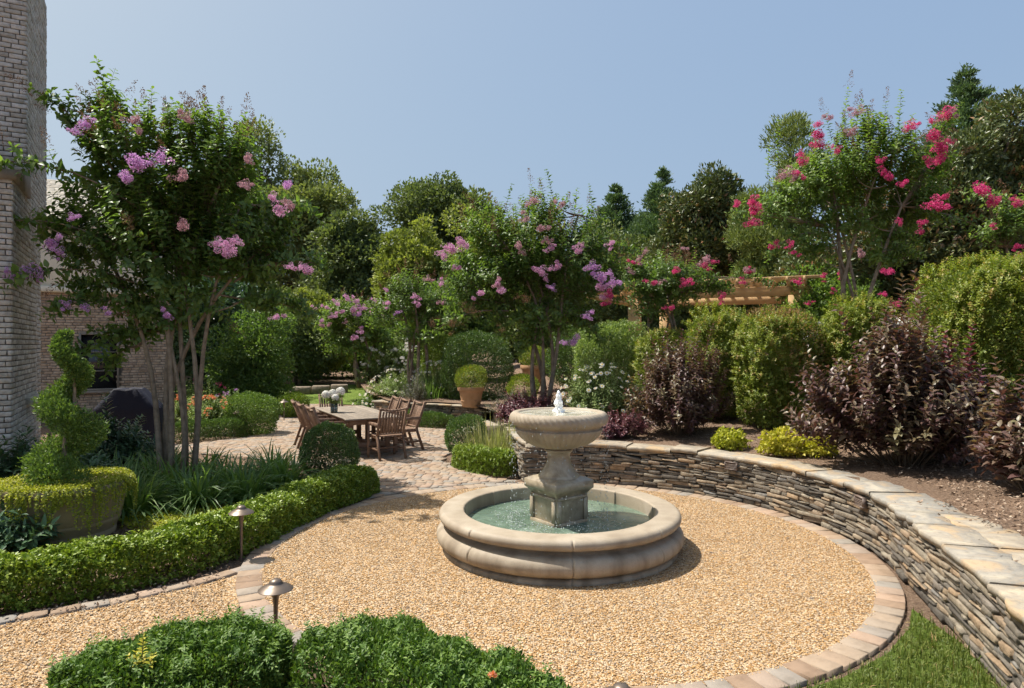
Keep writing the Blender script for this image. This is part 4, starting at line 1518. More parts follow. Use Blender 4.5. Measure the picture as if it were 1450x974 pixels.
# the jet: a plume of broken white water
g = np.random.default_rng(3)
mb = MB()
for i in range(260):
    u = i / 260
    z = 1.41 + .235 * u ** 1.0
    r_ = .052 * (1 - u) ** .6 * (1 + .25 * math.sin(u * 17)) + .004
    a_ = g.random() * 6.28
    q_ = r_ * g.random() ** .5
    mb.add(np.array([(1, 0, 0), (0, 1, 0), (-1, 0, 0), (0, -1, 0), (0, 0, 1.6), (0, 0, -1.4)]) * g.uniform(.008, .017) * (1.15 - u * .4) + np.array([math.cos(a_) * q_, math.sin(a_) * q_, z]), [one], g.random())
jet = mb.build('water_jet', M['white_water'])
mdf = jet.modifiers.new('merge', 'REMESH'); mdf.mode = 'VOXEL'; mdf.voxel_size = .0045
md2 = jet.modifiers.new('smooth', 'SMOOTH'); md2.factor = .6; md2.iterations = 2
for pl_ in jet.data.polygons: pl_.use_smooth = True
jet.location = (C0[0], C0[1], 0)
tag(jet, 'short foaming jet of white water bubbling from the fountain bowl', 'water jet')
# drops falling from the lip and thrown up by the splash
n = 620
a_ = g.random(n) * 6.28
rr = .515 + g.normal(size=n) * .012
z = 1.37 - g.random(n) ** 1.0 * 1.08
sz_ = g.uniform(.0022, .0052, n)
el = g.uniform(1.2, 3.2, n)
n2 = 420
a2 = np.concatenate([g.normal(3.6, 1.0, n2 // 2), g.random(n2 // 2) * 6.28])
r2 = .53 + g.normal(size=n2) * .10
z2 = .275 + g.exponential(.030, n2)
n3_ = 90
a3 = g.random(n3_) * 6.28; r3 = np.abs(g.normal(size=n3_)) * .10; z3 = 1.43 + g.exponential(.05, n3_)
a_, rr, z = np.concatenate([a_, a2, a3]), np.concatenate([rr, r2, r3]), np.concatenate([z, z2, z3])
sz_ = np.concatenate([sz_, g.uniform(.003, .009, n2), g.uniform(.002, .004, n3_)]); el = np.concatenate([el, np.ones(n2 + n3_)])
oc = np.array([(1, 0, 0), (0, 1, 0), (-1, 0, 0), (0, -1, 0), (0, 0, 1), (0, 0, -1.)])
V1 = oc[None] * np.stack([sz_, sz_, sz_ * el], 1)[:, None, :] + np.stack([np.cos(a_) * rr, np.sin(a_) * rr, z], 1)[:, None, :]
fd = mk('falling_water', V1.reshape(-1, 3), [(one[None] + (np.arange(len(a_)) * 6)[:, None, None]).reshape(-1, 3)], M['drop'], smooth=True)
fd.location = (C0[0], C0[1], 0)
tag(fd, kind='stuff')

# ============================================================ house on the left
TH = R(29)
hu = np.array([math.cos(TH), math.sin(TH), 0])           # along the fronts, to the right and away
hv = np.array([-math.sin(TH), math.cos(TH), 0])          # along the sides, away from the viewer
UPV = np.array([0, 0, 1.0])
tower = thing('chimney_tower', 'tall whitewashed grey brick chimney stack rising at the left edge', 'chimney', (-6.66, 8.84, 0))
t0 = np.array(tower.location)
g = np.random.default_rng(5)
K0 = np.array([-7.31, 10.0, 0]); K1 = np.array([-6.66, 8.84, 0])


def put_bricks(name, parent, faces, mat, holes=(), o0=None, **kw):
    Vs, Fq, rs, k = [], [], [], 0
    for (o, u, v, n_v, w, h_) in faces:
        V, f, r_ = brick_face(o, u, v, n_v, w, h_, kw.get('bw', .205), kw.get('bh', .074), kw.get('gap', .014), .05, g, holes, proud=kw.get('proud', .006), jit=kw.get('jit', .002))
        Vs.append(V); Fq.append(f + k); rs.append(r_); k += len(V)
    return mk(name, np.concatenate(Vs) - o0, [np.concatenate(Fq)], mat, parent, rnd=np.concatenate(rs))


def block(mb, o, w, dp, z0, z1, inset=.014):
    """solid core of a mass whose front right corner is o, w to the left, dp back"""
    a = o - hu * inset + hv * inset
    V = []
    for z in (z0, z1):
        for q_ in (a, a - hu * w, a - hu * w + hv * dp, a + hv * dp):
            V.append((q_[0], q_[1], z))
    mb.add(np.array(V), [np.array([[0, 1, 5, 4], [1, 2, 6, 5], [2, 3, 7, 6], [3, 0, 4, 7], [4, 5, 6, 7], [3, 2, 1, 0]])])


ZL = 4.36
low = K1 + np.array([0, 0, -.05])
back = K1 + hv * 2.33 - hu * .10
faces = [(K1 - hu * 1.6, hu, UPV, -hv, 1.6, ZL), (K1, hv, UPV, hu, 2.33, ZL), (back, hv, UPV, hu, 1.35, ZL),
         (K0 - hu * 1.6 + UPV * ZL, hu, UPV, -hv, 1.6, 3.9), (K0 + UPV * ZL, hv, UPV, hu, 2.3, 3.9)]
put_bricks('brickwork', tower, faces, M['brickgrey'], o0=t0, jit=.0025, proud=.008)
mb = MB()
block(mb, K1 - t0, 1.6, 2.34, -.05, ZL); block(mb, back - t0 + hv * .001, 1.6, 1.34, -.05, ZL - .002); block(mb, K0 - t0, 1.6, 2.3, ZL - .3, ZL + 3.88)
mb.build('masonry_core', M['mortard'], tower)
# sloping stone shoulder between the wide foot and the narrower shaft
mb = MB()
e = .05
a0 = K1 + hu * e - hv * e - t0; a1 = K0 + hu * e - hv * .0 - t0
V = []
for q_, z in ((a0, ZL - .02), (a0, ZL + .10), (a1, ZL + .45), (a1, ZL - .02)):
    V.append(q_ + UPV * z); V.append(q_ - hu * 1.7 + UPV * z)
mb.add(np.array(V), [np.array([[0, 1, 3, 2], [2, 3, 5, 4], [4, 5, 7, 6], [1, 0, 6, 7]]), np.array([[0, 2, 4, 6], [7, 5, 3, 1]])])
mb.build('stone_shoulder', M['ledge'], tower)
mb = MB()
for q_ in range(11):
    c = K1 + hv * (1.2 + q_ * .10) + hu * .045 + UPV * 1.30 - t0
    mb.box(c, (.13, .092, .10), rz=TH, ch=.006)
mb.build('brick_sill', M['brickgrey'], tower)

house = thing('brick_house', 'tan brick house wing with pale shingle roof behind the big crape myrtle', 'house', (-12.58, 18.0, 0))
h0 = np.array(house.location)
wo0 = h0 - hu * 2.5
WW = 5.5
win = (2.5 + .70, 2.5 + 1.66, .85, 2.46)
put_bricks('brickwork', house, [(wo0, hu, UPV, -hv, WW, 3.55), (wo0 + hu * WW, hv, UPV, hu, 3.0, 3.55)], M['bricktan'], holes=[win], o0=h0)
mb = MB()
# core wall built round the window opening
for (x0, x1, z0, z1) in ((0, win[0], -.05, 3.55), (win[1], WW, -.05, 3.55), (win[0], win[1], -.05, win[2]), (win[0], win[1], win[3], 3.55)):
    c = wo0 + hu * (x0 + x1) / 2 + hv * .16 + UPV * (z0 + z1) / 2 - h0
    mb.box(c, (x1 - x0, .29, z1 - z0), rz=TH)
c = wo0 + hu * (WW - .16) + hv * 1.6 - h0 + UPV * 1.77
mb.box(c, (.29, 2.8, 3.5), rz=TH)
mb.build('masonry_core', M['mortar'], house)
mb = MB()
c = wo0 + hu * WW / 2 + hv * .12 + UPV * 4.5 - h0
mb.box(c, (WW + .1, .36, 1.9), rz=TH, ch=.01)
mb.box(wo0 + hu * WW / 2 - hv * .12 + UPV * 3.64 - h0, (WW + .15, .10, .16), rz=TH, ch=.01)
mb.build('cream_frieze', M['cream'], house)
rv = nrm(hv * 2.5 + UPV * 1.45)
rn = nrm(np.cross(hu, rv))
V, f, r_ = brick_face(wo0 - hv * .45 + UPV * 5.42 - hu * .2, hu, rv, rn, WW + .5, 3.4, .22, .15, .006, .03, g, wvar=.5, proud=.012)
rf = mk('roof', V - h0, [f], M['shingle'], house, rnd=r_)
mb = MB()
mb.bar(wo0 - hv * .50 + UPV * 5.36 - hu * .2 - h0, wo0 - hv * .50 + UPV * 5.36 + hu * (WW + .3) - h0, .12, .14, ch=.01)
mb.build('gutter', M['cream'], rf)
wc = wo0 + hu * (win[0] + win[1]) / 2 - h0
ww, wh = win[1] - win[0], win[3] - win[2]
wz = (win[2] + win[3]) / 2
mb = MB()
fr = .055
for sx_ in (-1, 1): mb.box(wc + hu * sx_ * (ww / 2 - fr / 2) + UPV * wz - hv * .012, (fr, .10, wh - .002), rz=TH, ch=.004)
for sz_2 in (-1, 1): mb.box(wc + UPV * (wz + sz_2 * (wh / 2 - fr / 2)) - hv * .010, (ww - 2 * fr, .10, fr), rz=TH, ch=.004)
wf = mb.build('window', M['windowframe'], house)
mb = MB(); mb.box(wc + UPV * wz + hv * .03, (ww - .1, .012, wh - .1), rz=TH); mb.build('pane', M['glass'], wf)
for zz in (-.26, .27):
    mb = MB(); mb.box(wc + UPV * (wz + zz) + hv * .005, (ww - .11, .03, .028), rz=TH); mb.build('glazing_bar', M['windowframe'], wf)
mb = MB(); mb.box(wc + UPV * (win[2] - .035) - hv * .05, (ww + .16, .16, .066), rz=TH, ch=.006); mb.build('sill', M['ledge'], wf)

# covered grill
gr = thing('covered_grill', 'barbecue grill under a dark navy canvas cover near the house', 'grill', (-8.06, 14.0, 0), R(12))
lv = [(-.05, .60, .33), (.12, .61, .34), (.45, .60, .33), (.70, .62, .34), (.80, .61, .35), (.84, .585, .34), (1.02, .43, .31), (1.19, .275, .27), (1.215, .25, .25), (1.22, .02, .02)]
mb = MB()
V = []
nn = 64
for i, (z, hx, hy) in enumerate(lv):
    for k in range(nn):
        a_ = k / nn * 2 * math.pi
        ca, sa = math.cos(a_), math.sin(a_)
        e = 1 / ((abs(ca) ** 7 + abs(sa) ** 7) ** (1 / 7))
        f_ = 1 + .025 * math.sin(a_ * 9 + z * 2) * (1.1 - z) + .012 * math.sin(a_ * 23 + z * 9)
        V.append((ca * e * hx * f_, sa * e * hy * f_, z + .012 * math.sin(a_ * 5) * (z > .8)))
V = np.array(V)
j = np.arange(nn)
mb.add(V, [np.concatenate([np.column_stack([i * nn + j, i * nn + (j + 1) % nn, (i + 1) * nn + (j + 1) % nn, (i + 1) * nn + j]) for i in range(len(lv) - 1)])])
smooth_by_angle(mb.build('cover', M['navy'], gr), 24)
mb = MB(); mb.box((0, 0, .3), (1.0, .5, .62), ch=.02); mb.box((0, 0, .82), (.9, .5, .4), ch=.05)
mb.build('cabinet', M['black'], gr)

def stone_wall(label, path, h, seed, cap=True, name='stone_wall', flip=1):
    p, s_ = path_resample(path, .05)
    g = np.random.default_rng(seed)
    t = thing(name, label, 'wall', (p[0][0], p[0][1], 0))
    o = np.array(t.location)
    T = nrm(np.gradient(p, axis=0))
    c, hu_, hv_, ax, nn_ = [], [], [], [], []
    nr_ = int(h / .07)
    for i in range(nr_):
        q = g.random() * .1
        while q < s_[-1]:
            w = g.uniform(.12, .45)
            k = min(len(p) - 1, int(np.searchsorted(s_, min(q + w / 2, s_[-1]))))
            nv = np.array([T[k][1], -T[k][0]]) * flip
            c.append((*(p[k] + nv * (g.uniform(0, .03) - .1)), (i + .5) * h / nr_)); hu_.append(w / 2 - .004); hv_.append(h / nr_ / 2 - .004)
            ax.append((*T[k], 0)); nn_.append((*nv, 0))
            q += w
    V, f, r = chamfer_blocks(np.array(c), np.array(ax), UPV, np.array(nn_), np.array(hu_), np.array(hv_), .1, .012, g, .008)
    mk('stones', V - o, [f], M['wallstone'], t, rnd=r)
    mb = MB(); mc = MB()
    for k in range(0, len(p) - 1, 9):
        b = min(k + 9, len(p) - 1)
        a_, b_ = p[k], p[b]
        L_ = np.linalg.norm(b_ - a_)
        if L_ < .02: continue
        d_ = (b_ - a_) / L_
        nv = np.array([d_[1], -d_[0]]) * flip
        m_ = (a_ + b_) / 2 - nv * .16
        mc.box((m_[0] - o[0], m_[1] - o[1], h / 2 - .01), (L_, .22, h - .02), rz=math.atan2(d_[1], d_[0]))
        mb.box((m_[0] - o[0], m_[1] - o[1], h + .027 + g.normal() * .004), (L_ * 1.0 - .01, .46, .05), rz=math.atan2(d_[1], d_[0]) + g.normal() * .02, ch=.010, rnd=g.random())
    mc.build('core', M['dirt'], t)
    mb.build('capstones', M['capstone'], t)
    return t


stone_wall('low stone wall with the terracotta planter on its end, behind the dining table', [(-3.9, 18.6), (-2.4, 17.75), (-1.5, 17.25), (-.85, 16.75)], .52, 5)
mbp = thing('stone_steps', 'rough stone steps climbing beside the potted boxwoods behind the fountain', 'steps', (-.5, 15.7, 0))
g = np.random.default_rng(8)
for k in range(4):
    mb = MB()
    mb.box((-.35 + k * .38, k * .10, .075 + k * .075), (.62, 1.15, .13 + k * .15), rz=.25 + g.normal() * .05, ch=.018, rnd=g.random())
    mb.build('step', M['capstone'], mbp)

# ============================================================ teak dining set
TB = np.array([-3.25, 13.75, 0])
tb = thing('dining_table', 'long rectangular weathered teak dining table standing on the patio', 'table', TB, TH)
mb = MB()
for k in range(9):
    mb.box((-.54 + .06 + k * .12, 0, .735), (.113, 2.5, .028), ch=.004)
mb.box((0, 1.29, .735), (1.10, .10, .030), ch=.004); mb.box((0, -1.29, .735), (1.10, .10, .030), ch=.004)
mb.build('tabletop', M['teak_g'], tb)
mb = MB()
for sx_ in (-1, 1): mb.box((sx_ * .46, 0, .665), (.03, 2.3, .11), ch=.004)
for sy_ in (-1, 1): mb.box((0, sy_ * 1.15, .665), (.89, .03, .11), ch=.004)
mb.box((0, 0, .20), (.08, 1.9, .06), ch=.005)
mb.build('apron', M['teak'], tb)
for sx_ in (-1, 1):
    for sy_ in (-1, 1):
        mb = MB(); mb.box((sx_ * .36, sy_ * .98, .36), (.09, .09, .72), ch=.008)
        mb.build('leg', M['teak'], tb)
for sy_ in (-1, 1):
    mb = MB(); mb.box((0, sy_ * .98, .20), (.66, .07, .09), ch=.006); mb.box((0, sy_ * .98, .045), (.86, .10, .085), ch=.01)
    mb.build('foot_rail', M['teak'], tb)

CH_LAB = ['teak armchair at the near end of the table with its back to the camera',
          'teak armchair at the far end of the table facing the camera',
          'teak armchair on the left side of the table, nearest the camera',
          'teak armchair in the middle of the left side of the table',
          'teak armchair on the left side of the table, farthest from the camera',
          'teak armchair on the right side of the table, nearest the camera',
          'teak armchair in the middle of the right side of the table',
          'teak armchair on the right side of the table, farthest from the camera']


def armchair():
    t = thing('armchair', CH_LAB[0], 'chair', (0, 0, 0), 0, 'teak armchairs around the dining table')
    m_ = M['teak']
    mb = MB()
    for k in range(6): mb.box((0, -.19 + k * .078, .445), (.50, .068, .020), ch=.003)
    for sx_ in (-1, 1): mb.box((sx_ * .225, .0, .415), (.03, .44, .05), ch=.003)
    mb.box((0, .225, .412), (.47, .028, .06), ch=.003)
    mb.build('seat', m_, t)
    bk = MB()
    y0, z0, y1, z1 = -.215, .46, -.40, .97
    for k in range(8):
        x = -.196 + k * .056
        bk.bar((x, y0 - .012, z0 + .02), (x, y1 + .002, z1 - .05 - .02 * math.cos(x * 6)), .036, .014, up=(0, 1, .3), ch=.002)
    # top rail with a hollow in the middle, bottom rail
    for k in range(8):
        xa, xb = -.27 + k * .0675, -.27 + (k + 1) * .0675
        za, zb = z1 - .022 + .030 * (xa / .27) ** 2 - .012, z1 - .022 + .030 * (xb / .27) ** 2 - .012
        bk.bar((xa, y1, za), (xb, y1, zb), .028, .062, up=(0, 1, 0))
    bk.bar((-.235, y0 - .008, z0 + .03), (.235, y0 - .008, z0 + .03), .024, .05, up=(0, 1, 0))
    bk.build('backrest', m_, t)
    for sx_ in (-1, 1):
        mb = MB(); mb.bar((sx_ * .262, .225, 0), (sx_ * .262, .225, .64), .038, .050, up=(0, 1, 0), ch=.004); mb.build('leg', m_, t)
        mb = MB()
        mb.bar((sx_ * .252, -.36, 0), (sx_ * .252, -.205, .46), .048, .034, up=(1, 0, 0), ch=.004)
        mb.bar((sx_ * .252, -.208, .45), (sx_ * .252, y1 + .002, z1 + .018), .048, .034, up=(1, 0, 0), ch=.004)
        mb.build('leg', m_, t)
        mb = MB()
        pts = [(-.30, .665), (-.14, .668), (.02, .662), (.16, .655), (.28, .645)]
        for (a_, za), (b_, zb) in zip(pts[:-1], pts[1:]):
            mb.bar((sx_ * .268, a_, za), (sx_ * .268, b_ + .004, zb), .060, .022, up=(1, 0, 0), ch=.003)
        mb.build('armrest', m_, t)
    mb = MB()
    for sx_ in (-1, 1): mb.box((sx_ * .258, -.03, .20), (.022, .52, .036), ch=.003)
    mb.box((0, -.01, .20), (.50, .024, .034), ch=.003)
    mb.build('stretcher', m_, t)
    return t


c0 = armchair()
uu = np.array([-math.sin(TH), math.cos(TH), 0]); vv = np.array([math.cos(TH), math.sin(TH), 0])
spots = [(TB - uu * 1.52 + vv * .16, TH + R(3)), (TB + uu * 1.62 - vv * .02, TH + R(180)),
         (TB - uu * .80 - vv * .70, TH - R(88)), (TB - uu * .12 - vv * .73, TH - R(91)), (TB + uu * .56 - vv * .72, TH - R(94)),
         (TB - uu * .78 + vv * .74, TH + R(92)), (TB - uu * .05 + vv * .70, TH + R(90)), (TB + uu * .62 + vv * .72, TH + R(88))]
for i, (p, rz) in enumerate(spots):
    if i == 0:
        c0.location = [float(v) for v in p]; c0.rotation_euler = (0, 0, rz)
    else:
        dup(c0, p, rz, CH_LAB[i])

vs = thing('flower_vase', 'glass vase of big white hydrangea blooms standing on the teak table', 'vase', TB + uu * .05 - vv * .42 + UPV * .7505)
mb = MB(); mb.lathe([(.01, .004), (.068, .004), (.072, .02), (.072, .19), (.068, .19), (.066, .02), (.01, .016)], 28)
mb.build('glass', M['vaseglass'], vs, smooth=True)
g = np.random.default_rng(2)
bloom = [(-.16, -.02, .36, .088), (-.03, .0, .38, .09), (.12, .03, .42, .095), (.05, -.09, .31, .07), (-.09, .10, .36, .08)]
mb = MB()
for x, y, z, r_ in bloom: mb.tube([(x * .1, y * .1, .02), (x * .35, y * .35, .18), (x, y, z - .03)], [.004, .004, .003], 5)
mb.build('stem', M['perennial'], vs)
for x, y, z, r_ in bloom:
    U = rdir(420, g)
    U = U[U[:, 2] > -.6]
    V, Fs, rr_ = leaf_arrays(U * r_ * g.uniform(.85, 1, len(U))[:, None] + np.array([x, y, z]), nrm(np.cross(U, rdir(len(U), g))), U, .030, .028)
    mk('bloom', V, Fs, M['white'], vs, rnd=rr_)
n = 90
U = rdir(n, g); U[:, 2] = np.abs(U[:, 2]) * .5
st_ = np.array([b[:3] for b in bloom])[g.integers(0, 5, n)] * g.uniform(.45, .85, n)[:, None]
V, Fs, rr_ = leaf_arrays(st_ + U * .02, U, rdir(n, g) + UPV * 2, .12, .065, 'l')
mk('leaves', V, Fs, M['perennial'], vs, rnd=rr_)


# ============================================================ path lights
def path_light():
    t = thing('path_light', '', 'path light', (0, 0, 0), 0, 'bronze mushroom path lights')
    mb = MB()
    mb.lathe([(.012, -.08), (.012, 0), (.013, .16), (.017, .30), (.027, .385), (.034, .405), (.01, .407)], 20)
    mb.build('stake', M['bronze'], t, smooth=True)
    mb = MB()
    mb.lathe([(.03, .400), (.112, .402), (.120, .404), (.121, .408), (.105, .421), (.075, .437), (.052, .446), (.046, .452), (.044, .462), (.034, .474), (.018, .481), (.001, .483)], 48)
    smooth_by_angle(mb.build('shade', M['bronze'], t), 40)
    return t


p0 = path_light()
p0['label'] = 'bronze path light with round hat rising from the foreground hedge, seen from above'
p0.location = (-1.68, 4.72, 0)
LT = [((-2.70, 6.62, .06), 'bronze path light standing in the low hedge edge, behind the nearest path light'),
      ((.53, 3.22, .02), 'bronze path light whose top just enters the bottom edge of the photo'),
      ((-6.45, 15.6, .12), 'small bronze path light shining pale among the rose bushes by the round box'),
      ((-6.85, 16.6, .16), 'small bronze path light behind the other one in the rose bed'),
      ((-6.25, 18.2, .15), 'small bronze path light behind the round box bush, near the conical evergreen'),
      ((-7.9, 23.8, .02), 'thin dark path light on the far edge of the patio by the far lawn')]
for loc, lab in LT:
    dup(p0, loc, 0, lab)


# ============================================================ planters
def pot(t, r, h, mat, name='pot', band=True, c=(0, 0, 0)):
    mb = MB()
    pr_ = [(.01, .0), (r * .66, .0), (r * .68, .02 * h), (r * .72, .1 * h), (r * .88, .72 * h), (r * .90, .78 * h), (r * 1.0, .80 * h), (r * 1.03, .84 * h), (r * 1.03, .95 * h), (r * 1.0, h), (r * .92, h), (r * .90, .92 * h), (r * .3, .90 * h), (.01, .90 * h)]
    if band: pr_[4:4] = [(r * .76, .28 * h), (r * .79, .29 * h), (r * .79, .33 * h), (r * .775, .34 * h)]
    mb.lathe(pr_, 56, c)
    return smooth_by_angle(mb.build(name, mat, t), 40)


def potted_box(label, loc, r, h, br, seed, mat='box', n=5000, pm='terra', L=.034):
    t = thing('potted_boxwood', label, 'planter', loc, 0, 'potted round boxwoods')
    pot(t, r, h, M[pm])
    Pp, O = shell_pts(n, (br, br, br * .82), 2.1, seed, .04, .12)
    off = np.array([0, 0, h + br * .55])
    g = np.random.default_rng(seed)
    D = nrm(O * .6 + UPV * .5 + g.normal(size=O.shape) * .5)
    V, Fs, rr_ = leaf_arrays(Pp + off, D, nrm(O + UPV * .5 + g.normal(size=O.shape) * .5), L * g.uniform(.8, 1.2, n), L * .6, 'd', np.clip(g.normal(.5, .22, n), 0, 1))
    mk('foliage', V, Fs, M[mat], t, rnd=rr_)
    mb = MB(); mb.tube([(0, 0, h * .85), (0, 0, h + br * .4)], [.02, .015], 6)
    mb.build('stem', M['twig'], t)
    return t


potted_box('terracotta pot with clipped round boxwood on the end of the low stone wall', (P(667, 567, 16.7)[0], 16.7, .575), .33, .50, .40, 3, 'box_y')
potted_box('clay pot with round boxwood half hidden behind the fountain bowl and purple shrub', (P(731, 580, 15.2)[0] + .15, 15.2, .60), .27, .36, .36, 4, 'box_y', pm='urn')
potted_box('terracotta pot with round boxwood raised between the crape myrtle trunks', (P(756, 545, 18)[0], 18.0, 1.02), .36, .56, .38, 6, 'box_y')

# big urn with spiral topiary and trailing plant
PX = -5.05
PY = 7.5
tp = thing('topiary_planter', 'wide brown clay pot with spiral boxwood topiary and lime trailing plant', 'planter', (PX, PY, 0))
mb = MB()
pr_ = [(.01, .0), (.50, .0), (.505, .05), (.50, .06), (.515, .10), (.545, .15), (.552, .17), (.545, .19), (.56, .22), (.59, .38), (.612, .50), (.618, .53), (.655, .545), (.665, .57), (.655, .60), (.62, .605), (.59, .59), (.58, .55), (.01, .55)]
mb.lathe(pr_, 72)
smooth_by_angle(mb.build('pot', M['urn'], tp), 40)
g = np.random.default_rng(12)
n = 24000
u = g.random(n) ** 1.25
z = .64 + u * 1.62
ph = 2 * math.pi * (z - .90) / .66 + math.pi * 1.08
hr = .20 * (1 - u * .80) + .02
tr = (.165 * (1 - u) ** .8 + .06)
U = rdir(n, g)
dep = 1 - np.minimum(g.exponential(.07, n), .7)
f_ = lumpy(3, amp=.09, freq=3)(U + z[:, None]) * lumpy(8, 9, .07, 9)(U + z[:, None] * .7)
cx_ = np.column_stack([np.cos(ph) * hr + .04, -np.sin(ph) * hr, z])
Pp = cx_ + U * (tr * dep * f_)[:, None] * np.array([1, 1, .82])
top = g.random(n) < .02
D = nrm(U * .6 + UPV * .6 + g.normal(size=(n, 3)) * .45)
V, Fs, rr_ = leaf_arrays(Pp, D, nrm(U * .5 + UPV * .4 + g.normal(size=(n, 3)) * .9), .034 * g.uniform(.7, 1.3, n), .017, 'd', np.clip(g.normal(.42, .26, n) + .15 * (g.random(n) < .2), 0, 1))
mk('topiary_foliage', V, Fs, M['box'], tp, rnd=rr_)
mb = MB()
zz = np.linspace(.5, 2.1, 14)
mb.tube(np.column_stack([.05 * np.sin(zz * 4.5) + .05, .05 * np.cos(zz * 4.5), zz]), np.linspace(.034, .010, 14), 8)
mb.build('trunk', M['bark'], tp, smooth=True)
# trailing stems over the rim
n = 190
a_ = g.random(n) * 6.28
a_ = np.where(g.random(n) < .72, g.normal(-.8, .8, n), a_)
Ld = g.uniform(.06, .46, n) * np.clip(.35 + .9 * np.cos(a_ + .5), .25, 1) * np.where(np.abs(np.sin(a_ * 3.1)) > .4, 1.0, .45)
K = 7
uq = np.linspace(0, 1, K)
r_in = g.uniform(.40, .62, n)
lines = np.zeros((n, K, 3))
for q in range(K):
    rr = r_in + (.70 - r_in) * min(1, uq[q] * 2.4) + (g.random(n) - .5) * .02
    zq = .60 + .035 * math.sin(min(1, uq[q] * 2.4) * math.pi) - np.maximum(0, uq[q] - .35) / .65 * Ld
    lines[:, q] = np.column_stack([np.cos(a_) * rr, np.sin(a_) * rr, zq])
cnt = 34
uu_ = g.random((n, cnt)) * (K - 1.001)
i0 = uu_.astype(int)
w_ = (uu_ - i0)[..., None]
pos = (lines[np.arange(n)[:, None], i0] * (1 - w_) + lines[np.arange(n)[:, None], i0 + 1] * w_).reshape(-1, 3)
out = nrm(pos * np.array([1, 1, 0]))
D = nrm(out * .5 + rdir(len(pos), g) * .9)
V, Fs, rr_ = leaf_arrays(pos + rdir(len(pos), g) * .008, D, nrm(out + UPV * .7 + rdir(len(pos), g) * .4), .022 * g.uniform(.7, 1.3, len(pos)), .020)
n5 = 5200
a5 = g.random(n5) * 6.28; r5 = np.sqrt(g.random(n5)) * .66
p5 = np.column_stack([np.cos(a5) * r5, np.sin(a5) * r5, .60 + g.random(n5) * .05])
V5, F5, r5_ = leaf_arrays(p5, nrm(rdir(n5, g) + UPV * .4), nrm(UPV + rdir(n5, g) * .5), .024, .021)
tr_ = mk('trailing_foliage', np.concatenate([V, V5]), [np.concatenate([Fs[0], F5[0] + len(V)])], M['jenny'], tp, rnd=np.concatenate([rr_, r5_]))
lines_mesh('trailing_stems', lines, .0025, .0015, M['perennial'], tp, 3)

# ============================================================ hedges
HG = 'low clipped hedges'
hedge('box_hedge', 'long bright green low hedge curving along the gravel path at the left', [(-6.2, 4.70), (-5.0, 5.08), (-4.02, 5.56), (-3.26, 6.16), (-2.89, 6.95), (-2.74, 7.8), (-2.58, 8.5), (-2.28, 9.2), (-2.12, 9.75)], .52, .385, 'holly', 76000, .034, .023, seed=2, amp=.045, group=HG, depth=.05, sprigs=5000, sprL=(.05, .10))
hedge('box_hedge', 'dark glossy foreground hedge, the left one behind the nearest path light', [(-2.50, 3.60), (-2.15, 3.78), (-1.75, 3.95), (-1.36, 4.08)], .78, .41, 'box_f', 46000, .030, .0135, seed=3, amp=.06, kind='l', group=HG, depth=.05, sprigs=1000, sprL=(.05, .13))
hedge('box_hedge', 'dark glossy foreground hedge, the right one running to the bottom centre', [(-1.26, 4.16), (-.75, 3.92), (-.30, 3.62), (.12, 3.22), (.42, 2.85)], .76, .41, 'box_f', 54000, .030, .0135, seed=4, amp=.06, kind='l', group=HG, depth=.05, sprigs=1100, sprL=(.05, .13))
hedge('box_hedge', 'short low hedge in front of the striped grass clump beside the fountain', [(-.93, 11.75), (-.62, 11.25), (-.30, 10.95), (.05, 10.82)], .42, .38, 'holly', 24000, .026, seed=5, group=HG, sprigs=900)
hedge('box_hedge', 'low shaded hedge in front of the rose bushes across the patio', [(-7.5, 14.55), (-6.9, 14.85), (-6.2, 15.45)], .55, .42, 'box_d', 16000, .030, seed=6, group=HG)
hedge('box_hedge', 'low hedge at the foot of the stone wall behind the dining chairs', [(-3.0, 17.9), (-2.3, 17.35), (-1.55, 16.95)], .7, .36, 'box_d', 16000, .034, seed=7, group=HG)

BB = 'clipped box bushes'
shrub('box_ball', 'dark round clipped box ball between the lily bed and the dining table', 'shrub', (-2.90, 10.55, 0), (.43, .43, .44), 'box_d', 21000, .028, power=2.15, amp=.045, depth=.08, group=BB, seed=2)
shrub('box_ball', 'round clipped box ball on a short stem beside the striped grass', 'shrub', (-.84, 12.1, 0), (.38, .38, .38), 'box_d', 15000, .028, power=2.1, amp=.05, depth=.08, group=BB, seed=3, trunk=.10)
shrub('box_ball', 'round box bush at the corner of the rose bed across the patio', 'shrub', (P(357, 600, 15.9)[0], 15.9, 0), (.60, .55, .48), 'box', 16000, .038, power=2.3, amp=.08, depth=.10, group=BB, seed=4)
shrub('box_ball', 'small round box bush behind the far end of the dining table', 'shrub', (P(442, 560, 21)[0] - .1, 19.5, 0), (.42, .42, .36), 'holly', 10000, .034, power=2.1, group=BB, seed=5)

# tall clipped boxwood columns on the terrace
BC = 'tall clipped boxwoods on the terrace'


def column(px0, px1, ytop, d, label, mat, n, seed, L=.040, zb=None, deep=1.0, power=4.2, amp=.085, brown=False):
    x = ((px0 + px1) / 2 - CX) / F * d
    w = (px1 - px0) / F * d / 2 * .88
    ytop += 22
    z0 = float(terr(x, d)) if zb is None else zb
    zt_ = H - (ytop - CY) / F * d
    t = shrub('clipped_boxwood', label, 'shrub', (x, d, z0 + .03), (w, min(w, .8) * deep, (zt_ - z0) / 2), mat, n, L, power=power, amp=amp, depth=.15, group=BC, seed=seed, up=.45, stems=26, freq=1.7, sprigs=n // 14, sprL=(.10, .24))
    return t


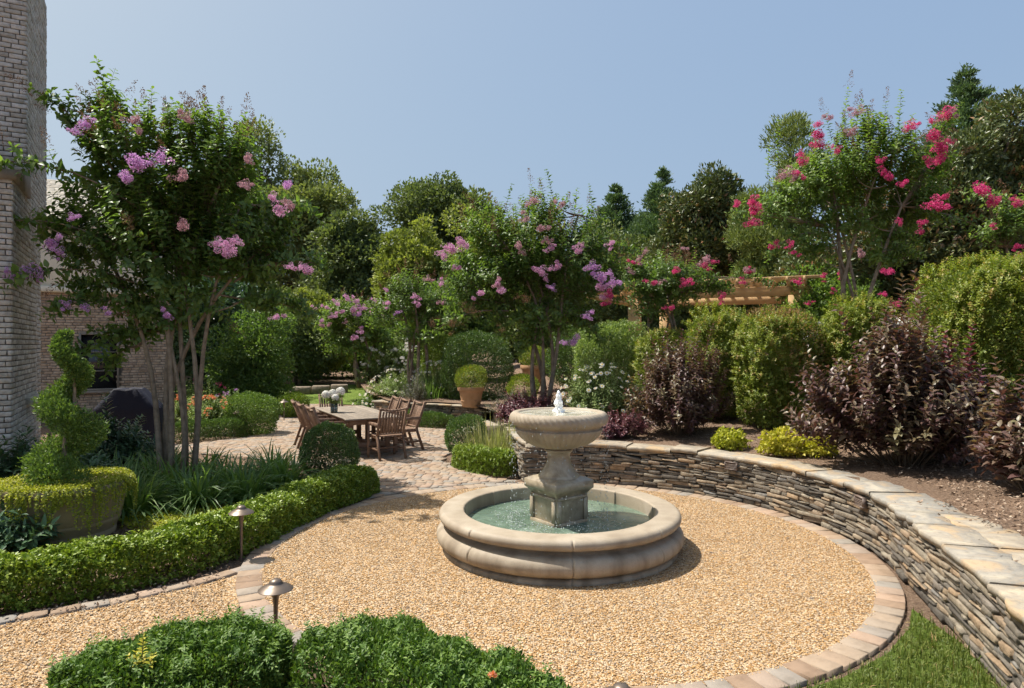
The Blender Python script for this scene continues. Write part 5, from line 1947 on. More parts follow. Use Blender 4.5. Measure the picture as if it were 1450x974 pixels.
column(902, 978, 454, 14.6, 'clipped boxwood block standing under the hot pink crape myrtle', 'box_y', 16000, 11)
column(978, 1058, 432, 12.2, 'tall clipped boxwood just behind the left purple shrub', 'box_y', 28000, 12)
column(1048, 1152, 433, 11.2, 'tall clipped boxwood with browned twiggy patches, in the middle of the row', 'box_y', 36000, 13)
column(1160, 1264, 416, 11.0, 'tall clipped boxwood below the big pink crape myrtle trunks', 'box_y', 38000, 14, power=3.6)
column(1312, 1500, 362, 9.8, 'largest clipped boxwood at the right edge behind the purple bushes', 'box_y', 78000, 15, power=3.8, amp=.08)
# dead, browned leaves within the middle boxwood
mid = [o for o in bpy.data.objects if o.name.startswith('clipped_boxwood') and 'browned' in o.get('label', '')][0]
Pp, O = shell_pts(9000, (.64, .66, .98), 3.4, 77, .045, .06)
kk = (O[:, 1] < .2) & (np.sin(Pp[:, 0] * 4 + 1) + np.sin(Pp[:, 2] * 3.1 + Pp[:, 0] * 2) > .15)
Pp, O = Pp[kk], O[kk]
g = np.random.default_rng(6)
V, Fs, rr_ = leaf_arrays(Pp * 1.0 + np.array([0, 0, .98]), nrm(O + UPV * .5 + g.normal(size=O.shape) * .5), rdir(len(Pp), g), .032, .017)
mk('brown_foliage', V, Fs, M['box_t'], mid, rnd=rr_)

# ============================================================ purple shrubs, daisies, lime mounds on the terrace
PS = 'purple leaved shrubs on the terrace'


def tz(x, y): return float(terr(x, y)) + .01


def at(px, d): return (px - CX) / F * d


for px, d, rx, ry, h, n, L, seed, lab, mat in (
        (1278, 8.3, 1.20, .85, 1.88, 540, .100, 31, 'largest purple leaved shrub, filling the bed above the right of the wall', 'purple_g'),
        (962, 11.0, .80, .65, 1.66, 460, .076, 32, 'rounded dark purple shrub right of the white daisies', 'purple_g'),
        (752, 12.6, .75, .5, .62, 420, .060, 33, 'low purple shrub directly behind the fountain bowl', 'purple'),
        (878, 11.0, .45, .35, .42, 220, .055, 34, 'small purple shrub at the foot of the white daisies', 'purple'),
        (1468, 6.6, .50, .65, 1.20, 170, .110, 35, 'purple shrub reaching in from the right edge over the wall cap', 'purple_g'),
        (1215, 10.2, .4, .3, .85, 120, .07, 36, 'thin purple shrub between the boxwood and the largest purple shrub', 'purple')):
    x = at(px, d)
    shoot_bush('purple_shrub', lab, (x, d, tz(x, d)), (rx, ry), h, n, L, mat, seed, sp=L * .62, group=PS, width=.46)
# a few tall shoots standing out above the largest bush
for px, d, h, seed in ((1360, 8.0, 1.72, 41),):
    x = at(px, d)
    shoot_bush('purple_shrub', 'slender upright purple shoots standing tallest, against the largest boxwood', (x, d, tz(x, d)), (.35, .3), h, 34, .10, 'purple', seed, sp=.062, group=PS, width=.48)

# shasta daisies
dx, dd_ = at(848, 12.4), 12.4
ds = shoot_bush('daisy_bush', 'green bush covered with white daisies behind the fountain bowl', (dx, dd_, tz(dx, dd_)), (.80, .55), 1.12, 620, .055, 'perennial', 51, sp=.04, cat='flowering shrub', width=.34)


def daisy_mesh():
    V, f3, n0 = [], [], 0
    g = np.random.default_rng(1)
    for k in range(15):
        a_ = k / 15 * 6.283
        r_ = .046 * g.uniform(.88, 1.05)
        b = .011
        V += [(math.cos(a_ - .06) * b, math.sin(a_ - .06) * b, 0), (math.cos(a_ - .13) * r_ * .8, math.sin(a_ - .13) * r_ * .8, .004), (math.cos(a_) * r_, math.sin(a_) * r_, -.003), (math.cos(a_ + .13) * r_ * .8, math.sin(a_ + .13) * r_ * .8, .004)]
        f3.append([4 * k, 4 * k + 1, 4 * k + 2, 4 * k + 3])
    k0 = len(V)
    V += [(math.cos(q / 8 * 6.283) * .014, math.sin(q / 8 * 6.283) * .014, .003) for q in range(8)] + [(0, 0, .009)]
    ft_ = [[k0 + q, k0 + (q + 1) % 8, k0 + 8] for q in range(8)]
    o = mk('flower', V, [np.array(f3), np.array(ft_)], [M['white'], M['eye']], None, rnd=np.full(len(V), .7), midx=[0] * 15 + [1] * 8)
    me = o.data
    bpy.data.objects.remove(o)
    return me


DM = daisy_mesh()


def flowers_on(t, n, rx, ry, h, seed, me=None, sc=(.7, 1.1), front=True, ysg=-1):
    g = np.random.default_rng(seed)
    for _ in range(n):
        a_ = g.uniform(-math.pi, 0) if front else g.uniform(-math.pi, math.pi)
        el_ = g.uniform(.05, 1.35)
        p = np.array([math.cos(a_) * math.cos(el_) * rx, math.sin(a_) * math.cos(el_) * ry, .12 + math.sin(el_) * h])
        o = bpy.data.objects.new('flower', me or DM)
        COL.objects.link(o)
        o.parent = t
        o.location = [float(v) for v in p]
        nv = nrm(np.array([p[0] * .8, p[1] - .25, .65]) + g.normal(size=3) * .25)
        o.rotation_euler = (math.acos(nv[2]), 0, math.atan2(nv[1], nv[0]) + math.pi / 2)
        s_ = g.uniform(*sc)
        o.scale = (s_, s_, s_)


flowers_on(ds, 75, .84, .60, 1.0, 3)


def leaf_mound(name, label, px, d, rx, h, n, L, mat, seed, cat='plant', group=None, z=None, W=None, power=2.0, ry=None, kind='l'):
    x = at(px, d)
    return shrub(name, label, cat, (x, d, (tz(x, d) if z is None else z) - h * .30), (rx, ry or rx * .85, h * .65), mat, n, L, W, power, .10, .22, group, seed=seed, kind=kind, stems=8, freq=2.6, jit=.7, zcut=-.5)


LM = 'lime leaved mounds on the terrace'
leaf_mound('lime_mound', 'bright yellow green mound, the biggest, below the browned boxwood', 1110, 9.35, .33, .34, 1900, .052, 'lime', 61, group=LM, W=.040)
leaf_mound('lime_mound', 'small yellow green mound half hidden by the largest purple shrub', 1162, 9.1, .20, .26, 800, .050, 'lime', 62, group=LM, W=.038)
leaf_mound('lime_mound', 'green mound beside the foot of the left purple shrub', 1032, 9.9, .25, .26, 1300, .046, 'jenny', 63, group=LM, W=.036)

# striped grass and lily bed
blade_clump('striped_grass', 'tall clump of pale striped grass beside the round box ball', (-.33, 11.55, .0), 620, .24, (.55, 1.05), .014, 'varie', 5, (.62, .97), rgx=1.8)
g = np.random.default_rng(17)
DL = 'green daylily clumps behind the bright hedge'
k = 0
spots_l = [(-5.25, 8.75), (-4.75, 8.35), (-4.15, 8.75), (-3.65, 9.15), (-4.6, 9.25), (-4.05, 9.65), (-5.1, 9.55), (-3.35, 9.75), (-4.65, 10.05), (-3.75, 10.35), (-5.55, 9.35), (-5.35, 10.2)]
labs = ['daylily clump nearest the big clay pot', 'daylily clump at the front of the lily bed, in front of the tree trunks', 'front daylily clump beside the path light post', 'daylily clump close to the bright hedge, left of the box ball',
        'daylily clump in the middle of the bed below the crape myrtle trunks', 'daylily clump in the middle of the bed, between trunks and box ball', 'daylily clump left of the crape myrtle trunks', 'daylily clump touching the dark box ball',
        'daylily clump just behind the crape myrtle foot', 'rear daylily clump by the patio edge', 'daylily clump next to the dark laurel', 'rearmost daylily clump beside the laurel']
for (x, y), lab in zip(spots_l, labs):
    blade_clump('daylily', lab, (x, y, .0), 230, .20, (.70, 1.20), .022, 'lily', 70 + k, (.34, .78), group=DL)
    k += 1
# creeping ground cover between the hedge and the lilies
n = 42000
x, y = g.uniform(-6.4, -2.4, n), g.uniform(5.2, 9.6, n)
pol = [(-6.4, 5.3), (-4.8, 5.5), (-3.7, 6.2), (-3.15, 7.1), (-2.95, 8.2), (-2.7, 9.2), (-3.1, 9.4), (-3.7, 8.9), (-4.3, 8.3), (-5.0, 8.3), (-6.4, 8.4)]
kk = inpoly(x, y, pol) & (np.hypot(x - PX, y - PY) > .55) & (np.sin(x * 5.1 + y * 2) + np.sin(y * 4.3 - x) + g.random(n) > -.55)
x, y = x[kk], y[kk]
z = .03 + .035 * (np.sin(x * 6) * np.cos(y * 5) + 1) * g.random(len(x))
V, Fs, rr_ = leaf_arrays(np.column_stack([x, y, z]), nrm(rdir(len(x), g) + UPV * .2), nrm(UPV + rdir(len(x), g) * .55), .030, .026)
tag(mk('ground_cover', V, Fs, M['jenny'], rnd=rr_), kind='stuff')
# an orange bloom and a lime sprig in the foreground hedge
sp_ = shoot_bush('lime_sprig', 'yellow green seedling poking out of the left foreground hedge', (-2.02, 3.62, .30), (.10, .10), .26, 12, .030, 'lime', 9, sp=.016, cat='plant')
fl_ = thing('orange_flower', 'small orange flower poking out of the right foreground hedge', 'flower', (-.10, 3.38, .36))
g = np.random.default_rng(40)
U = rdir(40, g); U[:, 2] = abs(U[:, 2])
V, Fs, rr_ = leaf_arrays(U * .006 + UPV * .10, U, rdir(40, g), .022, .014)
mk('petals', V, Fs, M['orange'], fl_, rnd=rr_)
MB().tube([(0, 0, 0), (.004, 0, .1)], [.002, .002], 5).build('stem', M['perennial'], fl_)

# laurels and other dark shrubs in the left bed
LG = 'dark glossy laurels by the chimney'
for px, d, rx, h, n, lab, sd in ((10, 8.3, .55, .95, 150, 'dark laurel at the foot of the chimney, at the left edge', 1), (62, 9.3, .6, .85, 150, 'dark laurel behind the spiral topiary', 2),
                                 (168, 10.6, .75, 1.0, 240, 'dark laurel in front of the covered grill', 3), (20, 6.9, .45, .55, 90, 'low dark laurel left of the big clay pot', 4), (125, 9.0, .5, .75, 120, 'dark laurel between the spiral topiary and the lilies', 5)):
    shoot_bush('laurel', lab, (at(px, d), d, 0), (rx, rx * .8), h, n, .12, 'laurel', 80 + sd, sp=.045, group=LG, width=.30, outw=.9)

# rose bed across the patio
for px, d, rx, h, n, lab, col, nf, sd in ((300, 15.9, .70, .95, 260, 'rose bush with orange blooms left of the path lights', 'orange', 26, 1), (262, 16.6, .6, .9, 200, 'rose bush with orange blooms seen between the trunks', 'orange', 16, 2),
                                          (332, 17.4, .6, 1.0, 200, 'loose bush with lavender blooms beside the conical evergreen', 'lav', 10, 3), (285, 18.5, .9, 1.25, 260, 'dark rose bush with a few magenta blooms', 'pink', 8, 4)):
    t = shoot_bush('rose_bush', lab, (at(px, d), d, 0), (rx, rx * .7), h, n, .055, 'perennial' if sd < 3 else 'crape', 90 + sd, sp=.045, group='rose bushes across the patio', width=.6, kind='d')
    g = np.random.default_rng(sd)
    its = []
    for _ in range(nf):
        a_, el_ = g.uniform(-math.pi, .0), g.uniform(.3, 1.4)
        its.append((np.array(t.location) + np.array([math.cos(a_) * math.cos(el_) * rx, math.sin(a_) * math.cos(el_) * rx * .7, h * (.3 + .68 * math.sin(el_))]), .055, 'pink' if col == 'pink' else ('lav' if col == 'lav' else 'or'), (1, .8)))
    if col == 'orange':
        if 'or' not in BL: BL['or'] = [blossom_mesh('blossom', M['orange'], 5, 120, .02)] * 3
    add_blossoms(t, its, 'flower')

# white perennials behind the dining set
WP = 'white flowering perennials behind the dining set'
for px, d, rx, h, n, sd, lab, nf in ((568, 19.5, 1.0, .75, 520, 1, 'wide drift of white flowers behind the right dining chairs', 90), (618, 19.2, .8, 1.0, 420, 2, 'white flowering bush in front of the clipped dark hedge', 80), (524, 20.5, .55, .55, 260, 3, 'dark bush dotted with small white daisies behind the vase', 40)):
    x = at(px, d)
    z_ = float(terr(x, d)) - .05 if sd < 3 else .05
    t = shoot_bush('white_perennial', lab, (x, d, z_), (rx, .7), h, n, .060, 'perennial' if sd < 3 else 'crape', 100 + sd, sp=.05, group=WP, width=.42, kind='d')
    flowers_on(t, nf, rx, .75, h, 5 + sd, sc=(.6, 1.2) if sd == 3 else (.5, 1.1))
x = at(556, 25)
t = shoot_bush('hydrangea', 'white hydrangea bush between the trunks of the two middle crape myrtles', (x, 25, .5), (1.2, .9), 1.9, 420, .10, 'perennial', 110, sp=.07, cat='flowering shrub', width=.6, kind='d')
g = np.random.default_rng(9)
BL['wh'] = [blossom_mesh('blossom', M['white'], 5, 300, .010)] * 3
add_blossoms(t, [(np.array(t.location) + np.array([g.uniform(-1, 1) * 1.1, -.75 + g.random() * .4, g.uniform(.7, 1.9)]), .13, 'wh', (1, .8)) for _ in range(26)], 'bloom')
shoot_bush('lavender_bush', 'small grey lavender bush at the stone wall end by the crape myrtle trunks', (at(590, 18.2), 18.2, .5), (.45, .3), .8, 120, .04, 'greyleaf', 111, sp=.03, cat='shrub', width=.25, kind='d')
shoot_bush('lavender_bush', 'grey wispy lavender bush behind the pale striped grass', (at(722, 14.4), 14.4, .6), (.5, .3), .55, 160, .045, 'greyleaf', 112, sp=.03, cat='shrub', width=.2, kind='d')
blade_clump('iris_clump', 'thin green clump at the foot of the middle crape myrtle trunks', (at(612, 18.6), 18.6, .5), 120, .3, (.6, 1.0), .02, 'lily', 113, (.7, .95))

# clipped dark hedge masses behind the planters
CM = 'clipped hedge masses at the back'
shrub('clipped_hedge_block', 'clipped round topped green hedge left of the dark arch behind the white perennials', 'hedge', (at(632, 20.5), 20.5, 1.0), (.75, .7, .72), 'holly', 14000, .050, power=2.8, group=CM, seed=1)
shrub('clipped_hedge_block', 'dark clipped hedge block behind the terracotta pot on the stone wall', 'hedge', (at(676, 18.6), 18.6, .55), (.95, .6, .95), 'box_d', 30000, .040, power=3.2, group=CM, seed=2)
shrub('clipped_hedge_block', 'vine covered hedge below the pergola beam left of the clipped boxwoods', 'hedge', (at(862, 15.8), 15.8, 1.0), (.80, .6, .82), 'perennial', 26000, .050, power=3.0, group=CM, seed=3, amp=.09)
shrub('clipped_hedge_block', 'deep green hedge in the gap under the pergola beside the crape trunks', 'hedge', (at(815, 17.5), 17.5, 1.0), (.75, .6, .78), 'box_d', 18000, .045, power=2.8, group=CM, seed=4, amp=.09)

# ============================================================ crape myrtles
crape('largest crape myrtle with dark glossy crown and lavender blooms in front of the house', (at(252, 9.7), 9.7, 0),
      [(225, 330, 115, 115), (185, 215, 85, 75), (300, 235, 85, 85), (340, 350, 85, 75), (120, 345, 70, 50), (150, 160, 45, 45, .2), (235, 425, 115, 45), (385, 315, 40, 45), (260, 190, 70, 45), (130, 405, 60, 30), (372, 420, 45, 30), (245, 300, 90, 90, 1.2), (150, 280, 70, 60, .7), (330, 290, 70, 60, .9), (402, 345, 34, 45), (92, 305, 38, 32), (190, 462, 85, 18)],
      9.7, 1420, .104, 'crape', 8, 2.45,
      [(195, 235, 26, 'lav'), (228, 222, 16, 'lav'), (120, 178, 15, 'lav'), (70, 345, 15, 'lav'), (84, 357, 11, 'lav'), (35, 387, 20, 'lav'), (20, 392, 11, 'lav'), (308, 345, 13, 'lilac'), (325, 358, 19, 'lilac'), (258, 252, 15, 'dusty'), (395, 297, 17, 'lilac'), (412, 293, 12, 'dusty'), (405, 262, 12, 'lav'),
       (410, 378, 9, 'lilac'), (436, 384, 13, 'lilac'), (235, 448, 9, 'lav'), (103, 308, 9, 'lav'), (258, 322, 14, 'dusty'), (192, 172, 14, 'dusty'), (345, 262, 12, 'dusty'), (180, 312, 15, 'seed'), (392, 450, 9, 'lilac'), (95, 432, 9, 'lav'), (118, 436, 8, 'lav'), (152, 445, 8, 'lav'), (265, 168, 12, 'dusty'), (350, 225, 10, 'dusty')],
      201, spikes=[(135, 82, 95), (150, 96, 70), (212, 122, 70), (240, 138, 60), (262, 148, 60), (292, 140, 75), (312, 150, 60), (345, 158, 60), (188, 140, 50), (100, 125, 60), (330, 178, 50), (365, 195, 50), (120, 140, 60)],
      arms=[((190, 290, -.2), (12, 228, -.9)), ((170, 350, -.2), (5, 312, -.8)), ((190, 400, -.1), (40, 388, -1.0)), ((220, 440, 0), (92, 432, -.6)), ((230, 470, .2), (118, 492, -.2)), ((160, 240, 0), (72, 142, -.3)), ((330, 400, 0), (445, 372, -.4)), ((330, 430, .2), (425, 440, .1)), ((350, 300, 0), (430, 292, -.2)), ((235, 460, .1), (160, 510, .3))],
      heads=110, trunk_r=.050)
crape('crape myrtle with mauve blooms and several trunks right behind the fountain', (at(765, 13.4), 13.4, .78),
      [(750, 350, 85, 75), (690, 395, 70, 60), (815, 375, 75, 70), (760, 440, 110, 45), (690, 325, 50, 45), (830, 325, 30, 45), (655, 430, 38, 35), (770, 300, 50, 40), (860, 385, 30, 35), (740, 480, 70, 25), (750, 390, 90, 60, .9), (648, 375, 38, 32), (880, 410, 28, 26)],
      13.4, 1400, .090, 'crape', 6, 2.35,
      [(640, 355, 16, 'lilac'), (628, 362, 11, 'lilac'), (660, 348, 9, 'lilac'), (679, 416, 10, 'lilac'), (766, 385, 12, 'lilac'), (790, 378, 10, 'lilac'), (712, 412, 12, 'lilac'), (704, 404, 9, 'dusty'), (735, 350, 10, 'dusty'), (765, 325, 11, 'dusty'), (745, 310, 10, 'dusty'), (781, 352, 8, 'lilac'), (866, 345, 9, 'lilac'), (840, 378, 12, 'lav'), (853, 395, 14, 'lav'), (850, 408, 14, 'lilac'), (868, 400, 11, 'lav'),
       (863, 420, 11, 'pink'), (812, 487, 12, 'lav'), (830, 448, 10, 'lav'), (819, 478, 7, 'lav'), (650, 380, 8, 'lilac'), (782, 408, 8, 'lav'), (819, 356, 10, 'lilac'), (712, 468, 9, 'seed'), (668, 440, 15, 'seed'), (745, 425, 12, 'seed'), (640, 460, 13, 'seed'), (775, 340, 8, 'dusty'), (755, 285, 10, 'dusty'), (795, 290, 9, 'dusty')],
      202, spikes=[(777, 238, 60), (725, 262, 45), (838, 260, 55), (690, 278, 40), (755, 262, 40), (800, 270, 45), (815, 265, 40), (710, 285, 35), (855, 300, 40), (768, 250, 45), (668, 300, 35)],
      arms=[((720, 440, -.1), (610, 470, -.6)), ((800, 440, 0), (850, 480, -.4)), ((800, 370, 0), (888, 352, -.3))], heads=70, trunk_r=.052, Ln=(.3, .65))
crape('slim crape myrtle with sparse pink blooms behind the right dining chairs', (at(592, 19.3), 19.3, .45),
      [(585, 420, 52, 38), (545, 440, 35, 35), (620, 440, 45, 45), (590, 470, 50, 28), (570, 400, 30, 25), (600, 440, 60, 40, .8), (640, 415, 30, 30)],
      19.3, 950, .090, 'crape', 6, 2.35,
      [(550, 430, 7, 'lilac'), (588, 420, 7, 'lilac'), (592, 433, 7, 'lilac'), (564, 443, 6, 'lav'), (625, 402, 7, 'lilac'), (548, 412, 5, 'lilac'), (627, 430, 7, 'dusty'), (606, 395, 7, 'dusty'), (612, 460, 12, 'seed')],
      203, spikes=[(570, 380, 30), (600, 385, 30), (548, 395, 30)], heads=40, trunk_r=.060, sp=.075, Ln=(.35, .7), kind='d')
crape('farthest crape myrtle covered with pale pink blooms beyond the dining table', (at(513, 25), 25, .55),
      [(492, 440, 48, 26), (470, 460, 30, 25), (520, 460, 40, 30), (495, 485, 48, 26), (540, 480, 25, 25)],
      25, 800, .11, 'crape_y', 5, 1.9,
      [(g_x, g_y, r_, c_) for g_x, g_y, r_, c_ in ((462, 436, 6, 'lilac'), (478, 430, 7, 'lilac'), (492, 424, 7, 'lilac'), (505, 428, 8, 'lilac'), (515, 436, 7, 'lilac'), (500, 440, 9, 'lilac'), (484, 442, 7, 'lilac'), (470, 448, 7, 'lilac'), (455, 455, 6, 'lilac'), (508, 446, 7, 'lav'), (526, 440, 6, 'lilac'), (530, 428, 6, 'lilac'), (457, 462, 8, 'dusty'), (512, 470, 7, 'lilac'), (505, 478, 7, 'lilac'), (446, 438, 5, 'lilac'), (490, 456, 5, 'dusty'), (538, 450, 5, 'lilac'))],
      204, heads=30, trunk_r=.07, sp=.095, Ln=(.4, .8), kind='d')
crape('hot pink crape myrtle with rounded crown hiding the middle of the pergola', (at(942, 14.9), 14.9, 1.0),
      [(930, 395, 60, 45), (985, 395, 50, 32), (895, 385, 30, 35), (935, 430, 70, 28), (1015, 405, 30, 20), (950, 400, 70, 40, .8)],
      14.9, 850, .076, 'crape', 4, 2.9,
      [(925, 402, 8, 'pink'), (970, 401, 9, 'pink'), (1000, 370, 11, 'dusty'), (996, 377, 8, 'pink'), (1023, 420, 8, 'pink'), (955, 385, 7, 'pink'), (896, 372, 6, 'pink'), (935, 400, 6, 'dusty'), (1058, 383, 9, 'dusty'), (1062, 386, 6, 'pink'), (893, 385, 6, 'dusty'), (905, 368, 7, 'dusty'), (968, 352, 6, 'dusty'), (1053, 400, 6, 'pink'), (950, 437, 7, 'pink'), (1010, 372, 6, 'pink'), (915, 355, 6, 'dusty')],
      205, spikes=[(965, 345, 30), (985, 350, 30), (905, 350, 30), (1035, 370, 25)], arms=[((1000, 405, 0), (1078, 396, -.2))], heads=50, trunk_r=.05, Ln=(.3, .6))
crape('tall crape myrtle with deep pink blooms above the clipped boxwoods at the right', (at(1205, 13.0), 13.0, 1.0),
      [(1200, 235, 85, 55), (1145, 265, 60, 50), (1262, 225, 60, 60), (1300, 275, 50, 50), (1195, 305, 100, 38), (1100, 300, 40, 30), (1258, 350, 55, 40), (1150, 345, 45, 28), (1225, 185, 45, 40), (1330, 230, 30, 35), (1200, 260, 90, 60, .9), (1265, 300, 50, 50, .5)],
      13.0, 1500, .086, 'crape_y', 5, 3.9,
      [(1155, 192, 12, 'pink'), (1162, 205, 11, 'pink'), (1185, 215, 8, 'pink'), (1175, 168, 9, 'dusty'), (1212, 160, 11, 'dusty'), (1138, 230, 11, 'pink'), (1130, 246, 9, 'pink'), (1245, 228, 8, 'pink'), (1260, 252, 10, 'pink'), (1282, 258, 8, 'pink'), (1288, 180, 12, 'pink'), (1338, 165, 14, 'pink'), (1320, 195, 14, 'pink'), (1345, 160, 10, 'dusty'), (1335, 214, 14, 'pink'), (1330, 228, 14, 'pink'), (1322, 290, 15, 'pink'), (1330, 296, 9, 'pink'), (1310, 315, 8, 'pink'), (1305, 328, 7, 'pink'),
       (1065, 288, 11, 'pink'), (1066, 298, 10, 'pink'), (1064, 316, 11, 'pink'), (1044, 290, 8, 'pink'), (1092, 351, 8, 'pink'), (1120, 347, 7, 'pink'), (1220, 362, 9, 'dusty'), (1262, 386, 9, 'pink'), (1272, 430, 9, 'pink'), (1253, 418, 6, 'pink'), (1125, 358, 6, 'pink'), (1110, 248, 14, 'dusty'), (1210, 188, 12, 'seed'), (1132, 402, 7, 'pink'), (1275, 316, 6, 'pink'), (1205, 190, 10, 'dusty')],
      206, spikes=[(1198, 125, 60), (1278, 126, 60), (1253, 145, 50), (1222, 140, 45), (1290, 160, 45), (1100, 170, 60), (1230, 150, 45), (1170, 160, 40), (1090, 205, 45), (1148, 175, 40)],
      arms=[((1300, 270, 0), (1345, 165, -.3)), ((1290, 300, 0), (1400, 330, -.2)), ((1120, 290, 0), (1052, 300, -.3)), ((1150, 330, 0), (1100, 350, -.2))], heads=90, trunk_r=.060, Ln=(.3, .65), splay=1.9)
crape('crape myrtle with deep pink blooms entering at the right edge of the photo', (at(1462, 11.5), 11.5, 1.05),
      [(1450, 310, 60, 40), (1500, 290, 60, 60), (1410, 330, 40, 25)],
      11.5, 520, .074, 'crape_y', 4, 3.2,
      [(1393, 272, 17, 'pink'), (1412, 285, 8, 'pink'), (1442, 290, 9, 'pink'), (1440, 350, 7, 'pink'), (1446, 362, 7, 'pink'), (1405, 320, 5, 'pink')],
      207, heads=14, trunk_r=.05, arms=[((1460, 300, 0), (1385, 275, -.2))], Ln=(.3, .6))

# ============================================================ evergreens and big trees
BT = 'trees standing behind the garden'
gzb = lambda d: float(gz(0, d))
lump_tree('deciduous_tree', 'tall pale green tree behind the largest crape myrtle, highest of the left background', (at(446, 46), 46, gzb(46)), [(440, 255, 45, 42), (450, 320, 60, 70), (415, 300, 45, 70), (440, 400, 60, 60), (360, 240, 28, 50), (345, 330, 50, 70)], 46, 'tulip', 62000, .24, nl=90, lr=(.7, 1.5), trunk_r=.35, seed=1, group=BT)
lump_tree('deciduous_tree', 'dark irregular tree with sky gaps between the pale tall tree and the round tree', (at(510, 40), 40, gzb(40)), [(520, 325, 25, 36), (505, 375, 42, 40), (528, 350, 20, 30), (480, 340, 25, 35), (495, 430, 40, 40)], 40, 'oak', 30000, .22, nl=60, lr=(.5, 1.1), trunk_r=.28, seed=2, group=BT)
lump_tree('deciduous_tree', 'dense round crowned dark tree standing above the middle of the garden', (at(625, 44), 44, gzb(44)), [(622, 305, 52, 42), (650, 320, 38, 40), (600, 345, 38, 40), (640, 370, 50, 40)], 44, 'oak', 50000, .24, nl=70, lr=(.8, 1.7), trunk_r=.35, seed=3, group=BT)
lump_tree('deciduous_tree', 'light yellow green tree in front of the round dark tree', (at(585, 33), 33, gzb(33)), [(588, 345, 32, 40), (570, 375, 28, 35), (600, 390, 40, 40), (560, 410, 30, 30)], 33, 'yellowtree', 30000, .18, nl=60, lr=(.4, .9), trunk_r=.2, seed=4, group=BT)
lump_tree('deciduous_tree', 'leafy light green bush like tree behind the farthest crape myrtle', (at(430, 31), 31, gzb(31)), [(430, 440, 40, 35), (400, 470, 40, 40), (460, 480, 40, 40), (430, 500, 60, 25)], 31, 'yellowtree', 30000, .16, nl=60, lr=(.4, .8), trunk_r=.12, seed=5, group=BT)
EV = 'evergreens standing behind the garden'
cone_tree('arborvitae', 'narrow pointed evergreen, the slimmest, left of the dark magnolia', (at(938, 28), 28, 1.2), H + 247 / F * 28 - 1.2, 3.3, 'conifer', 66000, .15, seed=1, group=EV, power=1.0, aspect=.35)
cone_tree('arborvitae', 'shorter broad pointed evergreen left of the slim one', (at(872, 30), 30, 1.2), H + 224 / F * 30 - 1.2, 4.4, 'conifer', 66000, .16, seed=2, group=EV, power=1.0, aspect=.35)
cone_tree('arborvitae', 'tallest pointed evergreen behind the deep pink crape myrtle at the right', (at(1368, 22), 22, 1.2), H + 392 / F * 22 - 1.2, 4.6, 'conifer', 90000, .14, seed=3, group=EV, power=1.0, aspect=.35, layers=34)
lump_tree('feathery_conifer', 'soft feathery light conifer behind the left side of the tall pink crape myrtle', (at(1110, 22), 22, 1.2), [(1118, 195, 20, 32), (1108, 240, 32, 35), (1085, 290, 30, 30), (1075, 340, 32, 35), (1105, 370, 45, 40), (1130, 290, 35, 60), (1140, 400, 50, 35), (1090, 400, 45, 30)], 22, 'crypt', 60000, .15, nl=90, lr=(.3, .65), trunk_r=.2, seed=6, group=EV, aspect=.22, up=.8)
MG = 'magnolias behind the garden'
lump_tree('magnolia', 'bronze tinged magnolia right of the slim pointed evergreen', (at(1005, 25), 25, 1.2), [(1020, 280, 35, 30), (985, 310, 35, 32), (1040, 320, 32, 40), (985, 350, 45, 30), (1020, 360, 50, 35), (960, 345, 25, 30)], 25, 'magnolia', 36000, .17, nl=70, lr=(.4, .8), trunk_r=.2, seed=7, group=MG, aspect=.42)
lump_tree('magnolia', 'huge dark magnolia with rusty leaf undersides filling the upper right', (at(1400, 17), 17, 1.1), [(1440, 195, 50, 42), (1400, 245, 65, 50), (1345, 290, 50, 45), (1440, 300, 70, 60), (1320, 350, 55, 50), (1390, 360, 80, 60), (1290, 400, 45, 45), (1360, 430, 90, 50), (1500, 260, 70, 90), (1250, 340, 40, 50), (1205, 350, 50, 55), (1165, 385, 45, 45)], 17, 'magnolia', 104000, .14, nl=175, lr=(.35, .75), trunk_r=.25, seed=8, group=MG, aspect=.42)
HT = 'background evergreens and shrubs'
